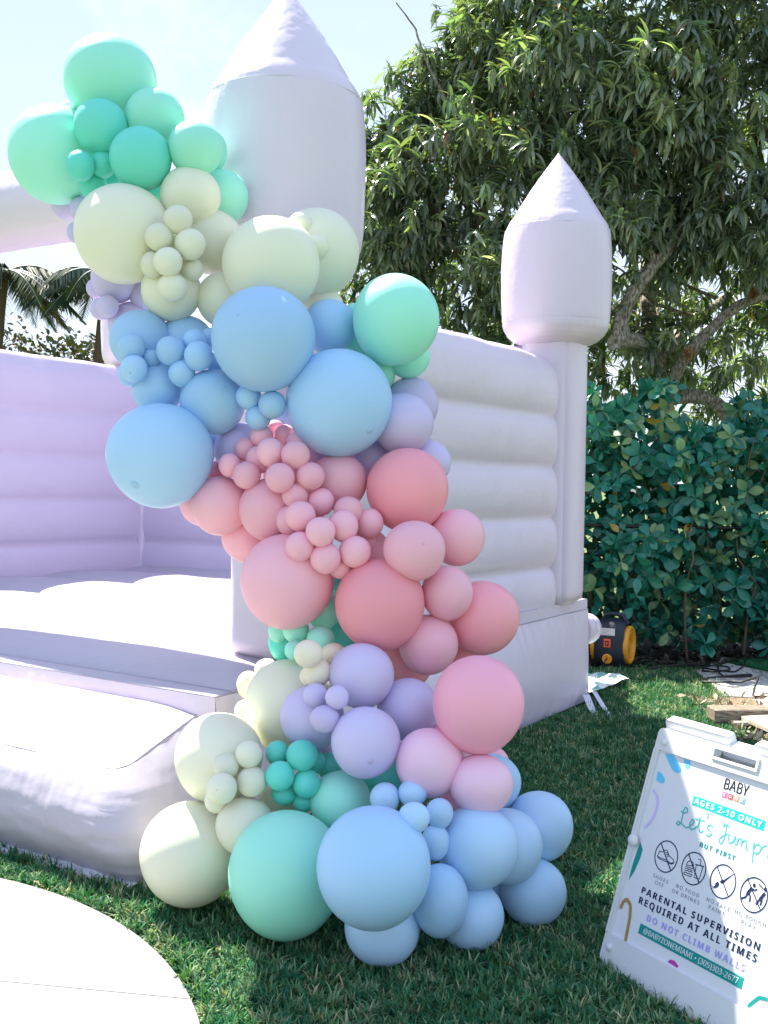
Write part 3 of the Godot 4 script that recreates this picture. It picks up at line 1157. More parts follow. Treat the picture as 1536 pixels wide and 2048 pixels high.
func grass() -> void:
	# tufts of broad curved blades
	var tufts := []
	for vnt in 4:
		var g := Geo.new()
		for k in 15:
			var a := rng.randf() * TAU
			var root := Vector3(cos(a), 0, sin(a)) * rng.randf_range(0.0, 0.024)
			var b := rng.randf() * TAU
			var d := Vector3(cos(b), 0, sin(b))
			var side := d.cross(Vector3.UP)
			var ln := rng.randf_range(0.035, 0.072)
			var w := rng.randf_range(0.0024, 0.0042)
			var up := rng.randf_range(0.35, 1.0)
			var curl := rng.randf_range(0.2, 0.9)
			var pts := PackedVector3Array()
			for j in 4:
				var t := j / 3.0
				var p := root + (d * (1.0 - up) * t + d * curl * t * t * 0.6 + Vector3(0, up * t - curl * 0.5 * t * t, 0)) * ln
				var ww := w * (1.0 - pow(t, 2.2))
				pts.append(p - side * ww + Vector3(0, ww * 0.5, 0))
				pts.append(p + side * ww + Vector3(0, ww * 0.5, 0))
			g.grid(pts, 1, 3)
		tufts.append(g.mesh())
	var where := [[], [], [], []]
	var tints := [[], [], [], []]
	var mat_at := Vector2(-2.268, -2.567)
	var slab := PackedVector2Array([Vector2(2.75, -9.33), Vector2(3.05, -9.9), Vector2(5.5, -9.9), Vector2(5.5, -7.0), Vector2(2.42, -7.55), Vector2(2.66, -8.25)])
	var ca := cos(YAW)
	var sa := sin(YAW)
	for k in 130000:
		var x := rng.randf_range(-3.4, 4.6)
		var z := -rng.randf_range(2.2, 9.85)
		var dist := -z
		var half := dist * 0.36 + 0.7
		if absf(x) > half or z > -2.55 + 0.0:
			continue
		if rng.randf() > clampf(1.45 - dist * 0.095, 0.55, 1.0):
			continue
		var p := Vector2(x, z)
		if p.distance_to(mat_at) < 1.862:
			continue
		var q := Vector3(x, 0, z) - CORNER
		var bx := q.x * ca - q.z * sa
		var az := -(q.x * sa + q.z * ca)
		if bx > -4.6 and bx < 0.235 and az > -1.19 and az < 3.6:
			continue
		if Geometry2D.is_point_in_polygon(p, slab):
			continue
		if z < -9.35 and rng.randf() < smoothstep(-9.35, -9.8, z) * 1.1:
			continue
		var dry := wob.get_noise_2d(x * 1.3, z * 1.3)
		var kind := rng.randi() % 4
		var sz := rng.randf_range(0.75, 1.35) * (1.0 + 0.25 * wob.get_noise_2d(x * 3.0 + 70.0, z * 3.0))
		var b := Basis(Vector3.UP, rng.randf() * TAU).scaled(Vector3(sz, sz * rng.randf_range(0.7, 1.15), sz))
		b = Basis(Vector3(1, 0, 0), rng.randf_range(-0.25, 0.25)) * b
		where[kind].append(Transform3D(b, Vector3(x, 0.0, z)))
		var c := Color(0.018, 0.145, 0.085).lerp(Color(0.085, 0.20, 0.075), rng.randf())
		if rng.randf() < 0.06 + 0.05 * dry:
			c = Color(0.42, 0.38, 0.24)
		elif rng.randf() < 0.26:
			c = Color(0.24, 0.34, 0.19)
		tints[kind].append(spread(c, 0.3, 0.08))
	for k in 4:
		scatter("grass", tufts[k], M.grass, where[k], tints[k])


func balloon(kind: String, at: Vector3, rx: float, ry: float, label: String, tip := Vector3.ZERO) -> void:
	var o := MeshInstance3D.new()
	o.name = numbered("balloon")
	o.mesh = balloon_mesh
	o.material_override = M[kind + str(rng.randi() % 3)]
	o.position = at
	# the neck points into the garland, so the egg shape is turned a little at random
	var lean := Basis.from_euler(Vector3(rng.randf_range(-0.35, 0.35), rng.randf() * TAU, rng.randf_range(-0.35, 0.35)))
	if absf(ry / rx - 1.0) > 0.06:
		lean = Basis()
	o.basis = lean.scaled(Vector3(rx, ry, rx))
	add_child(o, true)
	tag(o, label, "balloon", "balloons of the garland")
	if tip != Vector3.ZERO:
		var t := MeshInstance3D.new()
		t.name = "balloon_tip"
		t.mesh = tip_mesh
		t.material_override = M[kind + "_tip"]
		var l := (o.basis.inverse() * tip).normalized()
		var b := Basis(Quaternion(Vector3.UP, l))
		t.basis = b
		t.position = l * 0.985
		o.add_child(t, true)


func garland() -> void:
	var g := Geo.new()
	var prof := []
	for k in 33:
		var a := PI * k / 32.0
		var q := -cos(a)
		var r := sin(a) * (1.0 + 0.045 * q)
		prof.append(Vector2(maxf(r, 0.0), q * 1.01))
	g.lathe(prof, 56)
	balloon_mesh = g.mesh()
	var t := Geo.new()
	t.lathe([Vector2(0.095, -0.005), Vector2(0.065, 0.014), Vector2(0.03, 0.024), Vector2(0.0, 0.027)], 16)
	tip_mesh = t.mesh()
	balloon("n", Vector3(-1.244, 3.367, -4.850), 0.202, 0.202, "big mint balloon at the very top of the garland")
	balloon("n", Vector3(-1.478, 3.043, -4.846), 0.210, 0.213, "big mint balloon furthest left in the garland, in front of the white arch")
	balloon("t", Vector3(-1.235, 3.110, -4.669), 0.115, 0.116, "dark teal balloon between the two biggest mint balloons at the top")
	balloon("n", Vector3(-1.020, 3.170, -4.730), 0.127, 0.127, "mint balloon with a sunlit patch on its crown, right of the topmost balloon")
	balloon("t", Vector3(-1.045, 2.955, -4.590), 0.129, 0.131, "teal balloon at the middle of the top mint bunch, above the big cream balloon")
	balloon("n", Vector3(-0.820, 3.008, -4.613), 0.115, 0.115, "mint balloon nearest the white front tower in the top bunch", Vector3(0.25, 0.23, 0.94))
	balloon("n", Vector3(-0.846, 3.071, -4.862), 0.121, 0.121, "pale mint balloon peeking out behind the mint balloon beside the front tower")
	balloon("n", Vector3(-0.744, 2.871, -4.862), 0.119, 0.119, "mint balloon tucked behind a cream balloon against the front tower")
	balloon("t", Vector3(-1.303, 2.925, -4.599), 0.059, 0.064, "little teal balloon at the left of the trio under the dark teal balloon")
	balloon("t", Vector3(-1.225, 2.953, -4.669), 0.054, 0.058, "little teal balloon in the middle of the trio under the dark teal balloon")
	balloon("t", Vector3(-1.279, 2.873, -4.721), 0.061, 0.057, "little teal balloon at the bottom of the trio, above the big cream balloon")
	balloon("t", Vector3(-1.218, 2.932, -4.830), 0.049, 0.049, "small teal balloon almost hidden behind the little teal trio")
	balloon("t", Vector3(-1.029, 2.882, -4.861), 0.076, 0.076, "dark green balloon wedged behind cream and teal balloons near the top")
	balloon("v", Vector3(-1.461, 2.876, -4.982), 0.087, 0.087, "pale lavender balloon behind the furthest left big mint balloon")
	balloon("v", Vector3(-1.357, 2.801, -4.840), 0.058, 0.058, "grey lavender balloon at the upper left edge of the big cream balloon")
	balloon("v", Vector3(-1.391, 2.705, -4.860), 0.043, 0.047, "little lavender balloon poking out left of the big cream balloon")
	balloon("v", Vector3(-1.473, 3.302, -5.036), 0.047, 0.047, "pale lavender balloon glimpsed between the two biggest mint balloons")
	balloon("y", Vector3(-1.115, 2.638, -4.587), 0.204, 0.205, "biggest cream balloon at the left of the upper cream bunch")
	balloon("y", Vector3(-0.843, 2.807, -4.627), 0.128, 0.128, "cream balloon at the top of the upper cream bunch")
	balloon("y", Vector3(-0.768, 2.639, -4.708), 0.139, 0.137, "cream balloon right of the little cream cluster")
	balloon("y", Vector3(-0.855, 2.664, -4.428), 0.059, 0.059, "little cream balloon topmost of the upper cream cluster")
	balloon("y", Vector3(-0.930, 2.591, -4.422), 0.058, 0.057, "little cream balloon at the left of the upper cream cluster")
	balloon("y", Vector3(-0.805, 2.566, -4.429), 0.063, 0.063, "little cream balloon at the right of the upper cream cluster")
	balloon("y", Vector3(-0.884, 2.484, -4.379), 0.058, 0.058, "little cream balloon at the centre of the upper cream cluster")
	balloon("y", Vector3(-0.810, 2.479, -4.503), 0.048, 0.046, "smallest cream balloon at the lower right of the upper cream cluster")
	balloon("y", Vector3(-0.961, 2.486, -4.456), 0.051, 0.056, "little cream balloon half hidden at the left of the upper cream cluster")
	balloon("y", Vector3(-0.872, 2.388, -4.417), 0.060, 0.057, "little cream balloon at the bottom of the upper cream cluster")
	balloon("y", Vector3(-0.909, 2.399, -4.581), 0.126, 0.123, "cream balloon behind the lowest little cream balloon, above the blue bunch")
	balloon("y", Vector3(-0.692, 2.374, -4.613), 0.115, 0.117, "cream balloon left of the big sunlit blue balloon")
	balloon("y", Vector3(-0.480, 2.497, -4.496), 0.201, 0.199, "big cream balloon with a sunlit top just above the biggest blue balloon")
	balloon("y", Vector3(-0.313, 2.609, -4.768), 0.189, 0.192, "big pale cream balloon against the right edge of the front tower")
	balloon("y", Vector3(-0.372, 2.693, -4.613), 0.051, 0.055, "little cream balloon perched on top of the big pale cream balloon")
	balloon("y", Vector3(-0.302, 2.594, -4.568), 0.051, 0.051, "little cream balloon on the left face of the big pale cream balloon")
	balloon("y", Vector3(-0.285, 2.378, -4.796), 0.093, 0.089, "cream balloon peeking out between cream and blue balloons on the right")
	balloon("v", Vector3(-1.193, 2.489, -4.771), 0.106, 0.110, "lavender balloon below the biggest cream balloon, left side")
	balloon("v", Vector3(-1.302, 2.458, -4.861), 0.043, 0.045, "little lavender balloon furthest left below the cream bunch")
	balloon("v", Vector3(-1.205, 2.351, -4.688), 0.048, 0.048, "little purple balloon under the lavender balloon at the left edge")
	balloon("v", Vector3(-1.251, 2.353, -4.771), 0.051, 0.048, "little pink lavender balloon catching sun at the left edge")
	balloon("v", Vector3(-1.132, 2.292, -4.819), 0.102, 0.100, "pale lavender balloon behind the left end of the blue bunch")
	balloon("v", Vector3(-1.074, 2.416, -4.790), 0.060, 0.071, "slate lavender balloon squeezed between cream balloons and the blue bunch")
	balloon("b", Vector3(-1.036, 2.191, -4.575), 0.129, 0.129, "blue balloon at the upper left end of the blue bunch")
	balloon("b", Vector3(-1.038, 2.142, -4.422), 0.055, 0.057, "little blue balloon seen against the upper left blue balloon", Vector3(-0.08, 0.46, 0.88))
	balloon("b", Vector3(-0.858, 2.196, -4.647), 0.116, 0.114, "blue balloon under the cream bunch, behind the little blue cluster")
	balloon("b", Vector3(-0.873, 2.129, -4.393), 0.059, 0.059, "little blue balloon at the left of the upper blue cluster")
	balloon("b", Vector3(-0.785, 2.174, -4.438), 0.049, 0.051, "little blue balloon topmost of the upper blue cluster")
	balloon("b", Vector3(-0.754, 2.106, -4.361), 0.058, 0.060, "little blue balloon at the right of the upper blue cluster", Vector3(-0.20, 0.15, 0.97))
	balloon("b", Vector3(-0.826, 2.038, -4.393), 0.054, 0.055, "little blue balloon at the bottom of the upper blue cluster")
	balloon("b", Vector3(-1.015, 2.052, -4.372), 0.054, 0.055, "little blue balloon with a dark tip at the left edge of the blue bunch", Vector3(-0.08, -0.39, 0.92))
	balloon("b", Vector3(-1.049, 2.040, -4.463), 0.054, 0.052, "little blue balloon half hidden behind the one with a dark tip")
	balloon("b", Vector3(-0.965, 2.107, -4.462), 0.039, 0.035, "smallest blue balloon between the two little blue clusters")
	balloon("b", Vector3(-0.951, 1.985, -4.519), 0.106, 0.111, "blue balloon above the big blue balloon that hangs lowest on the left")
	balloon("b", Vector3(-0.706, 1.927, -4.438), 0.133, 0.133, "mid size blue balloon in the middle of the blue bunch", Vector3(0.48, 0.41, 0.78))
	balloon("b", Vector3(-0.902, 1.703, -4.355), 0.213, 0.209, "big blue balloon hanging lowest on the left in front of the lavender wall", Vector3(-0.31, -0.56, 0.77))
	balloon("b", Vector3(-0.486, 2.167, -4.290), 0.205, 0.205, "biggest blue balloon with a white sunlit cap", Vector3(-0.38, 0.33, 0.87))
	balloon("b", Vector3(-0.188, 1.925, -4.368), 0.214, 0.216, "big blue balloon right of centre touching the pink bunch", Vector3(0.61, -0.53, 0.60))
	balloon("b", Vector3(-0.241, 2.261, -4.571), 0.114, 0.114, "blue balloon between the sunlit blue balloon and the round mint one")
	balloon("b", Vector3(-0.552, 1.945, -4.364), 0.052, 0.051, "little blue balloon at the left of the blue trio")
	balloon("b", Vector3(-0.450, 1.911, -4.313), 0.055, 0.056, "little blue balloon at the right of the blue trio", Vector3(0.48, 0.19, 0.86))
	balloon("b", Vector3(-0.513, 1.862, -4.367), 0.052, 0.050, "little blue balloon at the bottom of the blue trio")
	balloon("b", Vector3(-0.736, 2.203, -4.541), 0.042, 0.042, "little blue balloon touching the left side of the sunlit blue balloon")
	balloon("b", Vector3(-0.707, 2.095, -4.539), 0.046, 0.048, "little blue balloon under the left side of the sunlit blue balloon")
	balloon("b", Vector3(-0.418, 1.858, -4.632), 0.096, 0.096, "deep blue balloon in the gap between the trio and the big blue balloon")
	balloon("b", Vector3(-0.732, 1.764, -4.627), 0.060, 0.060, "deep blue balloon in the gap beside the lowest hanging blue balloon")
	balloon("n", Vector3(0.035, 2.276, -4.455), 0.177, 0.186, "round mint balloon standing out at the right in front of the dark tree", Vector3(0.40, 0.63, 0.67))
	balloon("n", Vector3(0.094, 2.146, -4.621), 0.092, 0.092, "mint balloon peeking out below the round mint balloon")
	balloon("n", Vector3(-0.047, 2.071, -4.620), 0.087, 0.092, "mint balloon behind the right edge of the big blue balloon")
	balloon("n", Vector3(-0.120, 2.211, -4.725), 0.087, 0.087, "green balloon in the gap between blue and round mint balloons")
	balloon("n", Vector3(-0.147, 2.347, -4.685), 0.032, 0.035, "small mint balloon at the left edge of the round mint balloon")
	balloon("v", Vector3(0.109, 1.941, -4.664), 0.118, 0.123, "pale lavender balloon behind another below the mint balloons on the right")
	balloon("v", Vector3(0.073, 1.852, -4.471), 0.126, 0.126, "lavender balloon above the big pink balloon on the right")
	balloon("v", Vector3(0.176, 1.695, -4.570), 0.103, 0.101, "lavender balloon peeking out right of the big upper pink balloon")
	balloon("v", Vector3(-0.063, 1.705, -4.592), 0.100, 0.100, "deep purple balloon in the gap above the pink balloons")
	balloon("v", Vector3(-0.293, 1.713, -4.544), 0.046, 0.046, "small mauve balloon under the big blue balloon")
	balloon("v", Vector3(-0.601, 1.735, -4.540), 0.113, 0.115, "mauve balloon at the upper left of the pink bunch")
	balloon("p", Vector3(-0.459, 1.833, -4.529), 0.036, 0.031, "tiny mauve pink balloon at the top of the pink cluster")
	balloon("p", Vector3(-0.501, 1.787, -4.408), 0.047, 0.049, "little pink balloon in the top row of the pink cluster, left")
	balloon("p", Vector3(-0.411, 1.793, -4.448), 0.045, 0.049, "little pink balloon in the top row of the pink cluster, middle")
	balloon("p", Vector3(-0.348, 1.760, -4.386), 0.053, 0.055, "little pink balloon in the top row, behind the one under the big blue balloon")
	balloon("p", Vector3(-0.571, 1.733, -4.407), 0.043, 0.049, "little pink balloon half hidden on the left slope of the pink cluster")
	balloon("p", Vector3(-0.451, 1.721, -4.271), 0.055, 0.057, "little pink balloon in the second row of the pink cluster, left")
	balloon("p", Vector3(-0.349, 1.710, -4.239), 0.057, 0.056, "little pink balloon in the second row of the pink cluster, right")
	balloon("p", Vector3(-0.505, 1.693, -4.353), 0.054, 0.056, "little pink balloon under the second row of the pink cluster")
	balloon("p", Vector3(-0.622, 1.669, -4.340), 0.044, 0.048, "little pink balloon furthest left in the pink cluster")
	balloon("p", Vector3(-0.547, 1.629, -4.296), 0.056, 0.054, "little pink balloon right below the furthest left little pink one")
	balloon("p", Vector3(-0.406, 1.621, -4.203), 0.058, 0.058, "little pink balloon in the middle of the pink cluster above the gap")
	balloon("p", Vector3(-0.290, 1.629, -4.236), 0.057, 0.055, "little pink balloon beside the left edge of the mid right pink balloon")
	balloon("p", Vector3(-0.350, 1.553, -4.241), 0.052, 0.051, "little pink balloon in the chain down the middle, left one")
	balloon("p", Vector3(-0.248, 1.529, -4.259), 0.053, 0.055, "little pink balloon in the chain down the middle, right one")
	balloon("p", Vector3(-0.319, 1.474, -4.143), 0.059, 0.059, "little pink balloon at the left shoulder of the lower pink cluster")
	balloon("p", Vector3(-0.369, 1.453, -4.232), 0.053, 0.059, "little pink balloon half hidden behind the left shoulder one")
	balloon("p", Vector3(-0.139, 1.496, -4.222), 0.057, 0.057, "little pink balloon at the top right of the lower pink cluster")
	balloon("p", Vector3(-0.237, 1.420, -4.062), 0.056, 0.056, "little pink balloon foremost in the lower pink cluster")
	balloon("p", Vector3(-0.154, 1.439, -4.143), 0.057, 0.061, "little pink balloon right of the foremost one in the lower cluster")
	balloon("p", Vector3(-0.054, 1.448, -4.242), 0.053, 0.059, "little pink balloon furthest right in the lower pink cluster")
	balloon("p", Vector3(-0.316, 1.361, -4.088), 0.055, 0.057, "little pink balloon at the lower left of the pink cluster")
	balloon("p", Vector3(-0.219, 1.318, -4.090), 0.059, 0.059, "little pink balloon at the bottom of the lower pink cluster")
	balloon("p", Vector3(-0.108, 1.343, -4.119), 0.061, 0.061, "little pink balloon at the lower right of the pink cluster")
	balloon("p", Vector3(-0.078, 1.380, -4.299), 0.048, 0.054, "little pink balloon half hidden at the right of the pink cluster")
	balloon("p", Vector3(-0.166, 1.278, -4.160), 0.046, 0.042, "little pink balloon peeking out under the lower pink cluster")
	balloon("p", Vector3(-0.065, 1.328, -4.406), 0.092, 0.094, "pink balloon behind the lower right of the little pink cluster")
	balloon("p", Vector3(-0.666, 1.504, -4.407), 0.120, 0.120, "pink balloon below the big lowest blue balloon")
	balloon("p", Vector3(-0.767, 1.508, -4.570), 0.095, 0.093, "pink balloon peeking out left behind the pink one below the blue")
	balloon("p", Vector3(-0.462, 1.492, -4.343), 0.120, 0.126, "pink balloon left of the chain of little pink balloons")
	balloon("p", Vector3(-0.569, 1.375, -4.502), 0.106, 0.106, "pink balloon at the left edge above the biggest lower left pink balloon")
	balloon("p", Vector3(-0.374, 1.216, -4.231), 0.184, 0.186, "big pink balloon in front of the white pillar")
	balloon("p", Vector3(-0.187, 1.609, -4.400), 0.118, 0.116, "pink balloon between the little pink chain and the big upper pink balloon")
	balloon("c", Vector3(0.093, 1.579, -4.348), 0.165, 0.169, "big upper pink balloon at the right of the little pink chain")
	balloon("p", Vector3(0.118, 1.351, -4.110), 0.118, 0.114, "pale pink balloon with a tiny tip in front of the big pink ones", Vector3(0.24, 0.28, 0.93))
	balloon("p", Vector3(0.295, 1.392, -4.372), 0.115, 0.115, "pink balloon at the right edge against the white castle wall")
	balloon("c", Vector3(-0.705, 1.636, -4.601), 0.055, 0.055, "deep pink balloon in the gap below the lowest hanging blue balloon")
	balloon("c", Vector3(-0.010, 1.138, -4.156), 0.173, 0.177, "big salmon pink balloon at the centre of the lower garland")
	balloon("p", Vector3(0.250, 1.181, -4.208), 0.101, 0.107, "pink balloon between the pale pink and the coral balloon")
	balloon("c", Vector3(0.402, 1.072, -4.335), 0.148, 0.148, "coral pink balloon furthest right in the middle of the garland")
	balloon("p", Vector3(0.180, 0.978, -4.214), 0.117, 0.117, "pink balloon right below the big salmon balloon")
	balloon("r", Vector3(0.345, 0.825, -3.822), 0.162, 0.173, "biggest pink balloon low on the right above the grass")
	balloon("c", Vector3(0.104, 0.882, -4.370), 0.105, 0.105, "dusky red balloon in the gap below the salmon balloon")
	balloon("c", Vector3(0.344, 0.918, -4.463), 0.087, 0.087, "salmon balloon in the gap under the coral balloon")
	balloon("p", Vector3(0.250, 0.601, -4.073), 0.102, 0.105, "pale pink balloon under the biggest low pink balloon")
	balloon("q", Vector3(0.173, 0.619, -3.807), 0.120, 0.121, "pale orchid pink balloon above the little light blue cluster")
	balloon("q", Vector3(0.354, 0.555, -3.770), 0.113, 0.104, "orchid pink balloon above the row of blue balloons on the right")
	balloon("p", Vector3(0.433, 0.511, -4.209), 0.072, 0.074, "pale pink balloon peeking out behind the orchid pink one")
	balloon("r", Vector3(0.276, 0.387, -4.076), 0.056, 0.056, "rose balloon in the gap beside the lower blue cluster")
	balloon("n", Vector3(-0.232, 1.090, -4.357), 0.080, 0.080, "pale green balloon between the two big pink balloons")
	balloon("t", Vector3(-0.174, 1.185, -4.493), 0.062, 0.062, "dark green balloon in the gap behind the two big pink balloons")
	balloon("t", Vector3(-0.396, 0.947, -4.402), 0.067, 0.075, "teal balloon at the left of the small green bunch below the pink")
	balloon("n", Vector3(-0.342, 1.017, -4.284), 0.053, 0.051, "little mint balloon at the top of the small green bunch")
	balloon("n", Vector3(-0.241, 0.990, -4.231), 0.055, 0.055, "little mint balloon at the middle of the small green bunch")
	balloon("t", Vector3(-0.150, 0.984, -4.355), 0.072, 0.072, "green balloon at the right of the small green bunch under the salmon balloon")
	balloon("n", Vector3(-0.343, 0.950, -4.204), 0.037, 0.039, "smallest mint balloon beside the little ivory trio")
	balloon("n", Vector3(-0.417, 1.007, -4.323), 0.040, 0.044, "little mint balloon at the upper left of the small green bunch")
	balloon("i", Vector3(-0.271, 0.975, -3.963), 0.053, 0.051, "little ivory balloon at the top left of the ivory trio")
	balloon("i", Vector3(-0.186, 0.947, -4.149), 0.048, 0.042, "little ivory balloon at the top right of the ivory trio")
	balloon("i", Vector3(-0.240, 0.899, -4.011), 0.054, 0.052, "little ivory balloon at the bottom of the ivory trio")
	balloon("i", Vector3(-0.270, 0.874, -4.065), 0.039, 0.039, "little ivory balloon half hidden behind the lowest ivory one")
	balloon("y", Vector3(-0.365, 0.718, -4.272), 0.180, 0.182, "tall cream balloon behind the lower lavender balloons")
	balloon("y", Vector3(-0.465, 0.843, -4.371), 0.050, 0.046, "little cream balloon above the tall cream balloon")
	balloon("y", Vector3(-0.537, 0.784, -4.353), 0.048, 0.056, "little cream balloon at the upper left of the tall cream balloon")
	balloon("y", Vector3(-0.548, 0.671, -4.360), 0.046, 0.052, "little cream balloon low at the left behind the tall cream balloon")
	balloon("y", Vector3(-0.608, 0.563, -4.044), 0.164, 0.168, "big cream balloon with a sunlit band beside the castle step")
	balloon("y", Vector3(-0.473, 0.623, -3.871), 0.049, 0.048, "little cream balloon topmost of the lower cream cluster")
	balloon("y", Vector3(-0.553, 0.581, -3.868), 0.048, 0.046, "little cream balloon at the upper left of the lower cream cluster")
	balloon("y", Vector3(-0.556, 0.522, -3.788), 0.053, 0.054, "little cream balloon with a dark tip in the lower cream cluster", Vector3(-0.21, 0.17, 0.96))
	balloon("y", Vector3(-0.459, 0.528, -3.858), 0.055, 0.054, "little cream balloon at the lower right of the lower cream cluster")
	balloon("y", Vector3(-0.587, 0.458, -3.856), 0.041, 0.043, "little cream balloon half hidden below the one with a dark tip")
	balloon("y", Vector3(-0.481, 0.369, -3.851), 0.105, 0.103, "cream balloon with a white sunlit wedge beside the big mint one")
	balloon("y", Vector3(-0.693, 0.226, -3.963), 0.187, 0.189, "biggest cream balloon resting on the grass by the castle step")
	balloon("y", Vector3(-0.377, 0.388, -4.071), 0.075, 0.079, "pale yellow balloon behind the small teal cluster")
	balloon("v", Vector3(-0.075, 0.887, -4.016), 0.122, 0.121, "lavender balloon topmost of the lower lavender bunch")
	balloon("v", Vector3(0.102, 0.752, -4.075), 0.117, 0.117, "lavender balloon at the right of the lower lavender bunch")
	balloon("v", Vector3(-0.259, 0.721, -4.045), 0.120, 0.120, "lavender balloon at the left of the lower lavender bunch")
	balloon("v", Vector3(-0.053, 0.685, -3.820), 0.123, 0.125, "big lavender balloon at the bottom of the lower lavender bunch", Vector3(0.16, -0.32, 0.94))
	balloon("v", Vector3(-0.240, 0.828, -3.934), 0.045, 0.044, "little lavender balloon at the left of the lavender trio")
	balloon("v", Vector3(-0.157, 0.841, -3.834), 0.042, 0.043, "little lavender balloon at the right of the lavender trio")
	balloon("v", Vector3(-0.200, 0.765, -3.828), 0.053, 0.048, "little lavender balloon at the bottom of the lavender trio")
	balloon("v", Vector3(-0.218, 0.558, -4.154), 0.046, 0.046, "lavender balloon in the gap right of the small teal cluster")
	balloon("t", Vector3(-0.378, 0.608, -3.954), 0.044, 0.046, "little teal balloon at the upper left of the small teal cluster")
	balloon("t", Vector3(-0.282, 0.621, -3.877), 0.057, 0.056, "little teal balloon topmost of the small teal cluster", Vector3(0.05, 0.58, 0.81))
	balloon("t", Vector3(-0.358, 0.553, -3.848), 0.052, 0.053, "little teal balloon with a dark tip left in the small teal cluster", Vector3(0.12, 0.26, 0.96))
	balloon("t", Vector3(-0.265, 0.520, -3.875), 0.050, 0.052, "little teal balloon at the right of the small teal cluster", Vector3(-0.39, 0.07, 0.92))
	balloon("t", Vector3(-0.349, 0.469, -3.917), 0.047, 0.040, "little teal balloon at the lower left of the small teal cluster")
	balloon("t", Vector3(-0.278, 0.440, -3.919), 0.040, 0.038, "little teal balloon at the bottom of the small teal cluster")
	balloon("t", Vector3(-0.246, 0.561, -4.021), 0.041, 0.045, "little teal balloon behind the right of the small teal cluster")
	balloon("t", Vector3(-0.194, 0.531, -4.082), 0.049, 0.051, "dark teal balloon left of the big lower lavender balloon")
	balloon("n", Vector3(-0.143, 0.440, -3.918), 0.112, 0.112, "soft mint balloon above the biggest lower blue balloon", Vector3(0.13, 0.36, 0.93))
	balloon("t", Vector3(0.009, 0.480, -4.138), 0.092, 0.088, "dark teal balloon behind the lower lavender and blue balloons")
	balloon("n", Vector3(-0.318, 0.248, -3.707), 0.200, 0.216, "biggest mint balloon resting on the grass at the front")
	balloon("b", Vector3(-0.016, 0.375, -3.428), 0.182, 0.192, "biggest light blue balloon at the front of the base", Vector3(-0.47, 0.49, 0.74))
	balloon("s", Vector3(0.018, 0.509, -3.743), 0.052, 0.054, "little light blue balloon furthest left in the lower blue cluster")
	balloon("s", Vector3(0.114, 0.530, -3.736), 0.050, 0.048, "little light blue balloon topmost of the lower blue cluster")
	balloon("s", Vector3(0.111, 0.535, -3.442), 0.051, 0.049, "little light blue balloon in the middle of the lower blue cluster")
	balloon("s", Vector3(0.204, 0.486, -3.654), 0.047, 0.051, "little light blue balloon at the right of the lower blue cluster")
	balloon("s", Vector3(0.192, 0.390, -3.643), 0.049, 0.061, "little light blue balloon at the bottom of the lower blue cluster")
	balloon("s", Vector3(0.341, 0.350, -3.718), 0.141, 0.141, "large light blue balloon right of the lower blue cluster")
	balloon("s", Vector3(0.459, 0.301, -3.878), 0.133, 0.133, "light blue balloon half behind the large one on the right")
	balloon("s", Vector3(0.602, 0.321, -4.051), 0.129, 0.129, "light blue balloon furthest right above the grass")
	balloon("s", Vector3(0.566, 0.118, -3.924), 0.121, 0.121, "light blue balloon resting on the grass furthest right")
	balloon("b", Vector3(0.205, 0.221, -3.564), 0.094, 0.120, "deeper blue balloon right of the biggest light blue one")
	balloon("s", Vector3(0.322, 0.113, -3.707), 0.115, 0.116, "pale blue balloon on the grass behind the deeper blue one")
	balloon("s", Vector3(0.016, 0.119, -3.580), 0.126, 0.122, "pale blue balloon on the grass under the biggest light blue one")
	balloon("s", Vector3(0.420, 0.480, -4.070), 0.113, 0.107, "pale blue balloon peeking out behind the orchid pink balloon")
	balloon("b", Vector3(0.427, 0.125, -4.014), 0.089, 0.089, "deep blue balloon in the gap between the light blue balloons on the right")
	balloon("b", Vector3(0.298, 0.141, -4.054), 0.075, 0.075, "deep blue balloon in the gap behind the large light blue balloons")
	balloon("p", Vector3(-0.433, 1.625, -4.615), 0.085, 0.085, "pink balloon in the gap behind the middle of the pink cluster")
	balloon("p", Vector3(-0.300, 1.384, -4.474), 0.095, 0.095, "pink balloon in the gap behind the lower pink cluster")
	balloon("p", Vector3(-0.439, 1.729, -4.537), 0.071, 0.071, "rosy balloon in the gap behind the second row of the pink cluster")
	balloon("p", Vector3(-0.270, 1.575, -4.542), 0.076, 0.076, "pink balloon in the gap behind the chain of little pink balloons")
	balloon("p", Vector3(0.018, 1.286, -4.533), 0.092, 0.092, "pink balloon in the gap left of the pale pink one with a tiny tip")
	balloon("y", Vector3(-0.932, 2.600, -4.824), 0.094, 0.094, "cream balloon in the gap behind the upper cream cluster")
	balloon("y", Vector3(-0.559, 0.464, -4.220), 0.070, 0.070, "cream balloon in the gap behind the lower cream cluster")
	balloon("b", Vector3(-0.927, 2.133, -4.789), 0.088, 0.088, "blue balloon in the gap behind the upper blue cluster")


